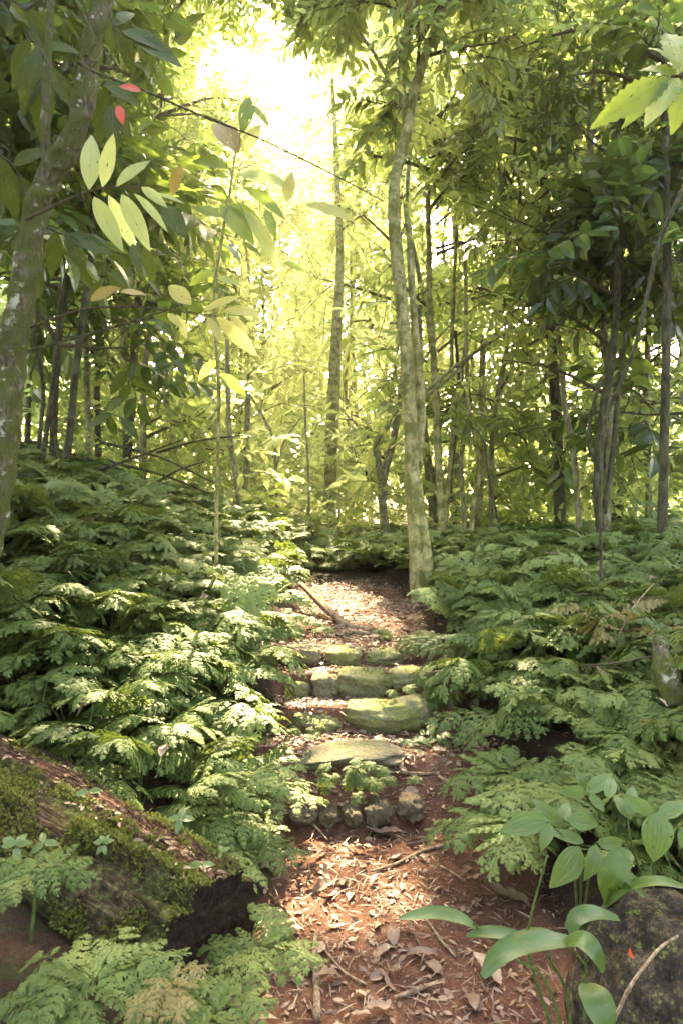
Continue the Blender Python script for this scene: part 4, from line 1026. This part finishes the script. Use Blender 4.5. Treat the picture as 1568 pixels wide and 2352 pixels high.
sprig('leafy_branch', [(1600, 150), (1568, 172), (1540, 176)], 2.6, [.012, .008, .004],
      [(1548, 176, 1462, 150, 'leaf_green', .5), (1540, 180, 1406, 300, 'leaf_green', .32), (1545, 184, 1440, 296, 'leaf_green', .3), (1556, 180, 1502, 276, 'leaf_pale', .42), (1560, 168, 1500, 84, 'leaf_pale', .42),
       (1575, 180, 1560, 290, 'leaf_green', .4), (1565, 165, 1545, 40, 'leaf_pale', .5), (1590, 165, 1640, 60, 'leaf_green', .5)],
      'spray of large toothed leaves reaching in at the upper right', n=22, serr=.09, droop=.3)
# dark drooping leaves behind the curved trunk, upper left
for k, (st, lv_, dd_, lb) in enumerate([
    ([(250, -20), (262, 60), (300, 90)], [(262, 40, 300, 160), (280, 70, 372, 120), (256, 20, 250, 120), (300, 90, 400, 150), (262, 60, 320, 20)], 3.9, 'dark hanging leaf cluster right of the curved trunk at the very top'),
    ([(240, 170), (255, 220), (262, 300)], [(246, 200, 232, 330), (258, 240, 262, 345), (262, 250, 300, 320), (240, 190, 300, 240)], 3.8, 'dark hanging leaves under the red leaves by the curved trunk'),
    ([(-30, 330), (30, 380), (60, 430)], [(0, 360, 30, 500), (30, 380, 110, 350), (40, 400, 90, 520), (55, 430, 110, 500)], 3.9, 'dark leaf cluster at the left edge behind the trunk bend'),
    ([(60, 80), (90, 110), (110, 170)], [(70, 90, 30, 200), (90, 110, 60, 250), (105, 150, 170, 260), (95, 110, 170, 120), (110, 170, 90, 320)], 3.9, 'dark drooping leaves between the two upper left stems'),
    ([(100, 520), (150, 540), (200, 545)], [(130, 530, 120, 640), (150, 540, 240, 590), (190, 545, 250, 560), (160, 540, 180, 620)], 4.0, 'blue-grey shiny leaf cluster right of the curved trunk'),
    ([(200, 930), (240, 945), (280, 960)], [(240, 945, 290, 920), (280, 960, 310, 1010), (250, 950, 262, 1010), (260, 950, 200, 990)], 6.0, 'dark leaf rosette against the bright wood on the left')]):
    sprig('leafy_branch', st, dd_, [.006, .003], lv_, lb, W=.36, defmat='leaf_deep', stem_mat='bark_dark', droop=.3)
def lone_leaf(a, b, d, W, mat, label, name='red_leaf'):
    A = P(a[0], a[1], d); r = empty(name, A, label, 'leaf')
    px_leaf(r, A, a, b, d, d - .03, W, mat, seed=3, name='blade')
    g = Geo(); B = P(b[0], b[1], d); tube(g, [(0, 0, 0), (A - B) * .15, (A - B) * .35 + [0, 0.02, .02]], [.002, .0015], 4, 4); g.build('stalk', M['twig'], r)
lone_leaf((326, 210), (272, 198), 3.0, .42, 'leaf_red', 'orange-red leaf hanging from the liana near the curved trunk')
lone_leaf((272, 242), (280, 282), 3.0, .4, 'leaf_red', 'smaller red leaf below the orange-red one')

def line(name, pts, d, r, mat, label, cat, n=None, seg=7, rough=.1, jitter=0):
    """a branch, vine or stick through the given (px, py[, distance]) points"""
    p3 = [P(p[0], p[1], p[2] if len(p) > 2 else d) for p in pts]; org = p3[0]
    g = Geo(); tube(g, [p - org for p in p3], r, n or 8 * len(pts), seg, rough=rough, seed=len(label), jitter=jitter)
    o = g.build(name, M[mat]); o.location = org; return tag(o, label, cat)
line('liana', [(180, 145), (225, 168), (330, 208), (470, 268), (600, 320), (740, 388), (880, 462)], 3.3, [.006, .006, .004, .003], 'bark_dark', 'thin dark liana slanting down from the curved trunk to the double trunk', 'vine')
line('liana', [(1580, 410), (1545, 480), (1512, 560), (1484, 680), (1462, 780), (1425, 880), (1385, 985), (1378, 1200), (1382, 1390)], 4.6, [.016, .014, .013, .010], 'bark_dark', 'dark vine bowing from the right edge down into the ferns', 'vine')
line('liana', [(68, 806), (180, 775), (300, 740), (420, 700)], 4.2, [.007, .006, .004], 'bark_dark', 'dark straight vine crossing behind the yellow-leaved twig', 'vine')
line('leaning_branch', [(970, 905, 7.6), (1060, 830, 7.8), (1180, 752, 8)], 8, [.025, .02, .014], 'bark', 'bare branch leaning up to the right from the double trunk', 'branch')
line('leaning_branch', [(965, 925, 7.7), (1040, 860, 7.8), (1110, 790, 8), (1230, 680, 8)], 8, [.018, .016, .012], 'bark', 'lower of the two parallel leaning bare branches', 'branch')
line('leaning_branch', [(950, 870, 8), (1010, 770, 8), (1110, 690, 8)], 8, [.015, .012, .010], 'bark', 'short steep bare branch above the two parallel ones', 'branch')
line('leaning_branch', [(1150, 1230, 7), (1120, 1090, 7), (1108, 1010, 7), (1060, 960, 7.2)], 7, [.012, .01, .006], 'bark_dark', 'thin arched twig right of the sturdy stem', 'branch')
rs = np.random.RandomState(9)
for k, (a_, b_, c_, d_, lb) in enumerate([(230, 1015, 500, 1112, 'long dead branch lying low over the left ferns'), (60, 1010, 300, 1085, 'dead branch in deep shade by the curved trunk foot'), (180, 1100, 420, 1010, 'dead branch crossing the others from below'),
                                      (330, 1130, 470, 1060, 'short dead branch propped on the tangle'), (250, 1060, 520, 1150, 'lowest dead branch of the tangle touching the ferns'), (360, 1040, 560, 1000, 'thin dead branch at the top of the tangle')]):
    line('dead_branch', [(a_, b_), ((a_ + c_) / 2, (b_ + d_) / 2 + rs.uniform(-14, 14)), (c_, d_)], 7.6 + .15 * k, [.018, .014, .008], 'bark_dark', lb, 'branch')
line('mossy_root', [(690, 1340, 5.9), (735, 1385, 5.6), (770, 1415, 5.4), (800, 1437, 5.25), (855, 1447, 5.15)], 5.3, [.02, .03, .032, .03, .016], 'deadwood', 'pale crooked root crossing the top of the path', 'root', seg=10)
line('mossy_root', [(765, 1462, 5.0), (800, 1452, 5.0), (850, 1455, 4.95)], 5.3, [.012, .02, .012], 'deadwood', 'curved piece of dead wood under the crooked root', 'root', seg=8)

# sticks on the path
def gstick(pts, r, mat, label, d_hint=None, lift=.012, name='stick', **kw):
    """a stick lying on the ground through photo points: each found where its ray meets the ground"""
    out = []
    for (px, py) in pts:
        out.append(ground_at(px, py) + np.array([0, 0, lift]))
    org = out[0]; g = Geo(); tube(g, [p - org for p in out], r, 8 * len(pts), 7, rough=.15, seed=len(label))
    o = g.build(name, M[mat]); o.location = org; return tag(o, label, 'stick')
def ground_at(px, py):
    ds = np.linspace(1.4, 14, 1400); q = np.stack([(px - 784) / F * ds, ds, 1.5 - (py - 1176) / F * ds], -1)
    k = np.argmax(q[:, 2] <= height(q[:, 0], q[:, 1])); return q[k]
gstick([(728, 2352), (727, 2280), (722, 2210), (726, 2150)], [.012, .011, .008], 'deadwood', 'thick pale stick pointing at the camera in the middle of the path')
gstick([(850, 2008), (905, 1992), (960, 1965), (1020, 1945), (1060, 1925)], [.005, .008, .006], 'deadwood', 'long thin curved twig lying across the path')
gstick([(1010, 1995), (1040, 2012), (1065, 2030)], [.004, .005], 'deadwood', 'short twig crossing the end of the long curved one')
gstick([(1005, 1790), (1035, 1805), (1075, 1820)], [.010, .014, .008], 'deadwood', 'knobbly piece of wood right of the slab step')
gstick([(915, 1778), (960, 1783), (1008, 1780)], [.007, .009, .006], 'deadwood', 'stick lying level beside the slab step')
gstick([(980, 2120), (1010, 2165), (1045, 2205)], [.004, .005, .004], 'deadwood', 'twig slanting beside the long green leaf')
gstick([(905, 2300), (950, 2285), (1005, 2262)], [.004, .008, .003], 'deadwood', 'pale splinter of wood near the bottom of the path')
gstick([(745, 2190), (790, 2240), (840, 2270)], [.004, .004], 'deadwood', 'thin twig right of the thick pale stick')
gstick([(690, 1870), (720, 1900), (752, 1935)], [.006, .007, .004], 'deadwood', 'stick leaning off the low rocks to the front')
gstick([(600, 1840), (640, 1872), (700, 1872)], [.006, .006, .004], 'deadwood', 'stick at the left foot of the bank beside the rocks')
gstick([(1050, 1690), (1090, 1700), (1130, 1692)], [.008, .010, .005], 'deadwood', 'curved red-brown root end at the right of the steps')
gstick([(1075, 1640), (1060, 1665), (1085, 1690)], [.010, .010, .006], 'deadwood', 'broken stick above the red-brown root end')
gstick([(640, 2170), (665, 2220), (690, 2290)], [.005, .007, .004], 'deadwood', 'stick half under the fern at the left path edge')
gstick([(1000, 1935), (1060, 1880), (1140, 1800)], [.003, .004, .003], 'deadwood', 'thin straight twig rising to the right bank')
gstick([(620, 2060), (660, 2100), (700, 2140)], [.003, .004, .003], 'deadwood', 'thin twig near the dark end of the log')
line('stick', [(1405, 2352, 1.62), (1450, 2260, 1.62), (1512, 2180, 1.68), (1555, 2150, 1.75)], 1.6, [.005, .004, .003], 'deadwood', 'thin pale stick leaning across the boulder', 'stick')

# grey mossy stump on the right bank
g = Geo(); tube(g, [P(1545, 1620, 3.1), P(1528, 1540, 3.15), P(1512, 1470, 3.25)], [.05, .055, .03], 24, 18, rough=.3, seed=7)
o = g.build('stump', M['bark_mossy']); tag(o, 'short grey mottled stump poking out of the ferns at the right edge', 'stump')
line('dead_branch', [(1340, 1530, 3.4), (1430, 1520, 3.3), (1560, 1495, 3.2)], 3.3, [.006, .006, .004], 'bark_dark', 'dark bare branch lying over ferns in front of the stump', 'branch')
line('dead_branch', [(1410, 1480, 3.6), (1450, 1400, 3.7), (1500, 1340, 3.8)], 3.3, [.006, .005, .003], 'deadwood', 'brown twig standing up behind the stump', 'branch')

# lined-leaf plant
def rooted(name, base, d, stems, leaves, label, cat, W, mat, up=(0, -1, .5), droop=.35, r=(.005, .002), wave=.03, peak=.40):
    org = P(base[0], base[1], d); gz = hz(org[0], org[1]); org[2] = min(org[2], gz + .02)
    root = empty(name, org, label, cat)
    for st in stems:
        g = Geo(); pp = [np.zeros(3)] + [P(a_, b_, c_) - org for a_, b_, c_ in st]; tube(g, pp, r, 6 * len(pp), 6); g.build('stem', M['stem'], root)
    for k, lf in enumerate(leaves):
        px_leaf(root, org, (lf[0], lf[1]), (lf[2], lf[3]), lf[4], lf[4] + lf[5], lf[6] if len(lf) > 6 else W, lf[7] if len(lf) > 7 else mat, up=up, droop=droop, seed=k + 40, wave=wave, peak=peak, n=10)
    return root
rooted('lined_leaf_plant', (1330, 2010), 2.25, [[(1310, 1960, 2.2), (1262, 1890, 2.1)], [(1360, 1960, 2.2), (1380, 1930, 2.1)], [(1330, 1930, 2.2), (1290, 1880, 2.2)]],
       [(1258, 1880, 1158, 1940, 2.1, 0, .42), (1255, 1895, 1165, 1900, 2.12, 0, .42), (1262, 1890, 1248, 1958, 2.08, -.03, .45), (1330, 1945, 1288, 2058, 2.1, -.05, .52), (1368, 1940, 1360, 2030, 2.1, -.05, .5),
        (1300, 1880, 1380, 1925, 2.15, 0, .4), (1280, 1890, 1320, 1850, 2.2, .05, .45), (1340, 1935, 1250, 1925, 2.15, 0, .3), (1300, 1900, 1210, 1860, 2.2, .03, .35), (1370, 1935, 1440, 1965, 2.1, 0, .4)],
       'low plant with drooping pale leaves lined by parallel veins above the boulder', 'plant', .45, 'leaf_lined')
rooted('lined_leaf_plant', (1500, 1990), 2.2, [[(1500, 1930, 2.15), (1505, 1880, 2.1)], [(1450, 1940, 2.1), (1440, 1870, 2.1)]],
       [(1510, 1865, 1508, 1985, 2.08, -.04, .62), (1500, 1870, 1430, 1850, 2.12, 0, .45), (1510, 1875, 1590, 1860, 2.1, 0, .45), (1440, 1870, 1470, 1810, 2.2, .05, .5), (1450, 1880, 1400, 1830, 2.2, .05, .45), (1560, 1900, 1600, 1990, 2.05, -.03, .5),
        (1390, 1830, 1420, 1790, 2.2, .04, .5)],
       'lined-leaf plant at the right edge with one heart-shaped leaf hanging in front', 'plant', .45, 'leaf_lined')
rooted('lined_leaf_plant', (1400, 1860), 2.5, [[(1370, 1850, 2.45), (1350, 1810, 2.4)]],
       [(1345, 1820, 1420, 1790, 2.4, 0, .4), (1345, 1820, 1290, 1840, 2.4, -.02, .45), (1350, 1825, 1385, 1870, 2.35, -.03, .45), (1340, 1815, 1325, 1770, 2.45, 0, .5)],
       'small lined-leaf plant poking through the ferns above the others', 'plant', .45, 'leaf_lined')
# strap-leaved plant
def strap(parent, org, pts, W, mat, seed=0):
    """arching strap leaf through (px, py, d) points"""
    p3 = spline([P(*p) for p in pts], 22) - org; t = np.linspace(0, 1, 22)
    wd = W / 2 * np.clip(np.sin(PI * np.clip(t * .93 + .05, 0, 1)) ** .6, .03, 1); tg_ = norm(np.gradient(p3, axis=0))
    sd2 = norm(np.cross(tg_, [0, -.55, 1.0])); nn2 = np.cross(sd2, tg_)
    V = np.concatenate([p3 - sd2 * wd[:, None] + nn2 * (wd * .3)[:, None], p3, p3 + sd2 * wd[:, None] + nn2 * (wd * .3)[:, None]]); k = 22; i = np.arange(21)
    f = np.concatenate([np.c_[i, k + i, k + i + 1, i + 1], np.c_[k + i, 2 * k + i, 2 * k + i + 1, k + i + 1]])
    uv = np.concatenate([np.c_[-1 + 0 * t, t], np.c_[0 * t, t], np.c_[1 + 0 * t, t]])
    g = Geo(); g.add(V, [f], .45 + .35 * (seed % 3) / 2, uv); return g.build('leaf', M[mat], parent)
org = P(1325, 2352, 1.72); org[2] = hz(org[0], org[1])
root = empty('strap_leaf_plant', org, 'strap-leaved plant with arching glossy leaves beside the boulder', 'plant')
for st in ([(1300, 2290, 1.7), (1265, 2210, 1.66), (1250, 2165, 1.65)], [(1345, 2260, 1.7), (1330, 2200, 1.68), (1290, 2165, 1.66)], [(1260, 2270, 1.72), (1180, 2200, 1.75), (1085, 2120, 1.8)], [(1215, 2200, 1.75), (1215, 2120, 1.75), (1255, 1965, 1.75)]):
    g = Geo(); tube(g, [np.zeros(3)] + [P(*p) - org for p in st], [.0045, .004, .0025], 24, 8); g.build('stem', M['stem'], root)
for k, (pts, W) in enumerate([
    ([(1330, 2165, 1.68), (1260, 2162, 1.62), (1190, 2172, 1.58), (1140, 2200, 1.56), (1108, 2245, 1.55)], .052),
    ([(1290, 2168, 1.66), (1330, 2160, 1.62), (1362, 2185, 1.60), (1385, 2232, 1.60)], .050),
    ([(1092, 2130, 1.80), (1050, 2108, 1.78), (990, 2098, 1.77), (915, 2110, 1.76)], .038),
    ([(1218, 2160, 1.75), (1170, 2148, 1.76), (1110, 2142, 1.78), (1070, 2150, 1.8)], .034),
    ([(1345, 2260, 1.62), (1362, 2290, 1.58), (1380, 2330, 1.56), (1398, 2380, 1.55)], .075),
    ([(1300, 2168, 1.72), (1245, 2150, 1.74), (1190, 2160, 1.75), (1160, 2180, 1.75)], .040),
    ([(1420, 2110, 1.85), (1360, 2098, 1.8), (1320, 2112, 1.78), (1310, 2150, 1.76)], .045)]):
    strap(root, org, pts, W, 'leaf_strap', k)
org = P(1400, 2060, 2.0); org[2] = hz(org[0], org[1])
root = empty('strap_leaf_plant', org, 'dark arching strap-leaved plant behind the boulder', 'plant')
g = Geo(); tube(g, [np.zeros(3), P(1395, 2075, 2.0) - org, P(1420, 2040, 2.0) - org], [.008, .005], 12, 7); g.build('stem', M['stem'], root)
for k, (pts, W) in enumerate([([(1395, 2075, 2.0), (1400, 2020, 1.98), (1430, 1975, 1.97), (1450, 1960, 1.97)], .075), ([(1385, 2085, 2.0), (1440, 2040, 1.95), (1510, 2025, 1.9), (1580, 2040, 1.88)], .035),
                              ([(1395, 2085, 2.02), (1400, 2040, 2.0), (1430, 2010, 1.97), (1480, 2060, 1.92)], .05)]):
    strap(root, org, pts, W, 'leaf_strap', k)

# ------------------------------------------------------------------ fallen leaves
rs = np.random.RandomState(21)
DL = []
for k in range(8):
    V, f, uv = leaf(1, rs.uniform(.3, .55), 8, rs.uniform(.38, .5), rs.uniform(.2, .7), rs.uniform(-.3, .3), .14, k); g = Geo()
    V[:, 2] += .18 * np.sin(V[:, 1] * 5 + k) * .4; V[:, 2] -= V[:, 2].min()
    g.add(V, [f], rs.uniform(.1, .95), uv); DL.append(g.mesh('fallen_leaf', [M['dead_leaf']]))
def slope_rot(x, y):
    e = .04; n_ = Vector((-(hz(x + e, y) - hz(x - e, y)) / (2 * e), -(hz(x, y + e) - hz(x, y - e)) / (2 * e), 1)).normalized(); return n_
cnt = 0
while cnt < 210:
    y = 1.85 + 4.3 * rs.rand() ** 1.4; l, r = pedge(y); x = rs.uniform(l - .1, r + .12)
    o = bpy.data.objects.new('fallen_leaf', DL[rs.randint(8)]); C.objects.link(o)
    n_ = slope_rot(x, y); q_ = Vector((0, 0, 1)).rotation_difference(n_)
    from mathutils import Quaternion, Euler
    o.rotation_mode = 'QUATERNION'; o.rotation_quaternion = q_ @ Euler((rs.normal(0, .2), rs.normal(0, .25), rs.uniform(0, 6.28))).to_quaternion()
    s = rs.uniform(.04, .10) if y < 3.1 else rs.uniform(.05, .10); o.scale = (s, s, s)
    o.location = (x, y, hz(x, y) + .006)
    if y < 3.1: tag(o, 'curled dry leaf lying on the red dirt before the steps', 'fallen leaf', 'dry leaves on the dirt before the steps')
    else: tag(o, 'dry pale leaf lying on the steps or the path above', 'fallen leaf', 'dry leaves on the steps')
    cnt += 1
for k, (px, py, s, rz, lb) in enumerate([(925, 1925, .17, 1.5, 'long pale bark-like leaf standing out on the dirt below the low rocks'), (712, 1880, .12, .3, 'large tan leaf propped beside the low rocks'), (640, 1950, .11, 2.2, 'dark curled leaf at the left edge of the path'),
                                     (1040, 1870, .10, .9, 'crumpled pale leaf in the red dirt right of the rocks'), (790, 2255, .10, 1.9, 'grey leaf lying flat right of the thick stick'), (930, 2205, .11, 4.6, 'greenish grey leaf in the middle of the dirt'),
                                     (900, 2335, .09, 1.6, 'oval brown leaf at the bottom of the path'), (1150, 2275, .14, .5, 'ribbed brown leaf under the strap-leaved plant'), (1215, 2100, .2, .7, 'pale curled bark strip beside the boulder')]):
    p = ground_at(px, py); o = bpy.data.objects.new('fallen_leaf', DL[(k * 3 + 1) % 8]); C.objects.link(o)
    o.location = p + [0, 0, .012]; o.scale = (s, s, s); o.rotation_euler = (.1, .1, rz); tag(o, lb, 'fallen leaf')
lr = bpy.data.objects.new('fallen_leaf', DL[2].copy()); C.objects.link(lr); lr.data.materials[0] = M['leaf_red']
p = P(1452, 2205, 1.66); lr.location = p; lr.scale = (.035,) * 3; lr.rotation_euler = (1.0, 0, 2.2); tag(lr, 'small red leaf stuck on the face of the boulder', 'fallen leaf')
for k in range(26):
    while True:
        y = rs.uniform(2.4, 5.5); x = rs.uniform(-.5, .5) * y; l, r = pedge(y)
        if (x < l - .3 or x > r + .3) and log_dist(x, y) > .4: break
    o = bpy.data.objects.new('fallen_leaf', DL[rs.randint(8)]); C.objects.link(o); s = rs.uniform(.06, .12)
    o.location = (x, y, hz(x, y) + rs.uniform(.22, .30)); o.rotation_euler = (rs.normal(-.3, .4), rs.normal(0, .4), rs.uniform(0, 6.28)); o.scale = (s, s, s)
    tag(o, 'dry curled leaf caught on top of the ferns ' + ('left' if x < 0 else 'right') + ' of the path', 'fallen leaf', 'dry leaves caught on the ' + ('left' if x < 0 else 'right') + ' ferns')
# litter: crumbs of leaf and bark, nobody could count them
def litter(m_, x0, x1, y0, y1, smin, smax, onpath, seed):
    rs = np.random.RandomState(seed); x = rs.uniform(x0, x1, m_); y = rs.uniform(y0, y1, m_)
    pm = pmask(x, y); keep = (rs.rand(m_) < np.clip(pm * 1.1 + .04, 0, 1)) & (fbm(x * 3, y * 3, 91, 3) + rs.uniform(-.3, .6, m_) > -.05) if onpath else rs.rand(m_) < .9
    x, y = x[keep], y[keep]; z = height(x, y) + .004
    az = rs.uniform(0, 2 * PI, len(x)); dv = np.stack([np.cos(az), np.sin(az), rs.normal(0, .15, len(x))], -1)
    e = .03; nx_ = -(height(x + e, y) - height(x - e, y)) / (2 * e); ny_ = -(height(x, y + e) - height(x, y - e)) / (2 * e)
    nrm = norm(np.stack([nx_, ny_, np.ones(len(x))], -1) + rs.normal(0, .35, (len(x), 3)))
    return np.stack([x, y, z], -1), frames(dv, nrm), rs.uniform(smin, smax, len(x)), rs
g = Geo()
for W, m_, sm, sx_, sd_ in ((.30, 9500, .008, .040, 1), (.5, 5000, .008, .042, 2), (.07, 15000, .015, .09, 3), (.8, 9000, .003, .011, 4)):
    V, f, uv = leaf(1, W, 3, .5, .3, .1, .1, sd_); V[:, 2] -= V[:, 2].min()
    ps, Rm, sc_, r_ = litter(m_, -.75, 1.2, 1.6, 8.0, sm, sx_, True, sd_)
    place(g, [(V, [f], .5, uv, 0)], ps, Rm, sc_, np.clip(r_.normal(.55, .45, len(ps)), 0, 1))
for W, m_, sm, sx_, sd_ in ((.35, 5000, .015, .05, 11), (.5, 2500, .015, .05, 12)):
    V, f, uv = leaf(1, W, 3, .5, .3, .1, .1, sd_); V[:, 2] -= V[:, 2].min()
    ps, Rm, sc_, r_ = litter(m_, -.6, .9, 3.3, 7.0, sm, sx_, True, sd_)
    place(g, [(V, [f], .5, uv, 0)], ps, Rm, sc_, np.clip(r_.normal(.7, .3, len(ps)), 0, 1))
tag(g.build('leaf_litter', M['dead_leaf']), 'scattered crumbs of dry leaves, needles and bark covering the path', 'litter', kind='stuff')
# debris lying in the rotten groove of the log
rs = np.random.RandomState(8); m_ = 420
u = rs.uniform(0, .7, m_) ; an = rs.normal(.20, .25, m_); kk_ = fbm(u * 9, an * 2, 12, 2) > .02; u, an = u[kk_], an[kk_]; m_ = len(u); p_, nn = log_point(u, an)
V, f, uv = leaf(1, .4, 4, .45, .4, .1, .1, 3); g = Geo()
place(g, [(V, [f], .5, uv, 0)], p_ + nn * .004, frames(np.cross(nn, rs.normal(0, 1, (m_, 3))), nn + rs.normal(0, .2, (m_, 3))), rs.uniform(.010, .038, m_), rs.uniform(0, .55, m_))
tag(g.build('leaf_litter', M['dead_leaf']), 'red-brown crumbs of leaf and bark lying along the top of the log', 'litter', kind='stuff')

# ------------------------------------------------------------------ haze, added for the glow around the sun
HAZE = 0.0024
def _haze():
    m = newmat('haze'); v = N(m, 'ShaderNodeVolumePrincipled')
    v.inputs['Color'].default_value = (1, .96, .74, 1); v.inputs['Density'].default_value = HAZE; v.inputs['Anisotropy'].default_value = .86
    o = N(m, 'ShaderNodeOutputMaterial'); L_(m, v.outputs[0], o.inputs['Volume']); return m
if HAZE:
    x0, x1, y0, y1, z0, z1 = -92, 92, -32, 152, -4, 34
    V = np.array([[x, y, z] for x in (x0, x1) for y in (y0, y1) for z in (z0, z1)], float)
    g = Geo(); g.add(V, [np.array([[0, 1, 3, 2], [4, 6, 7, 5], [0, 4, 5, 1], [2, 3, 7, 6], [0, 2, 6, 4], [1, 5, 7, 3]])])
    h = g.build('haze', _haze(), smooth=False); h['kind'] = 'stuff'; tag(h, 'pale haze added in the wood for the glow around the sunny gap', 'haze')
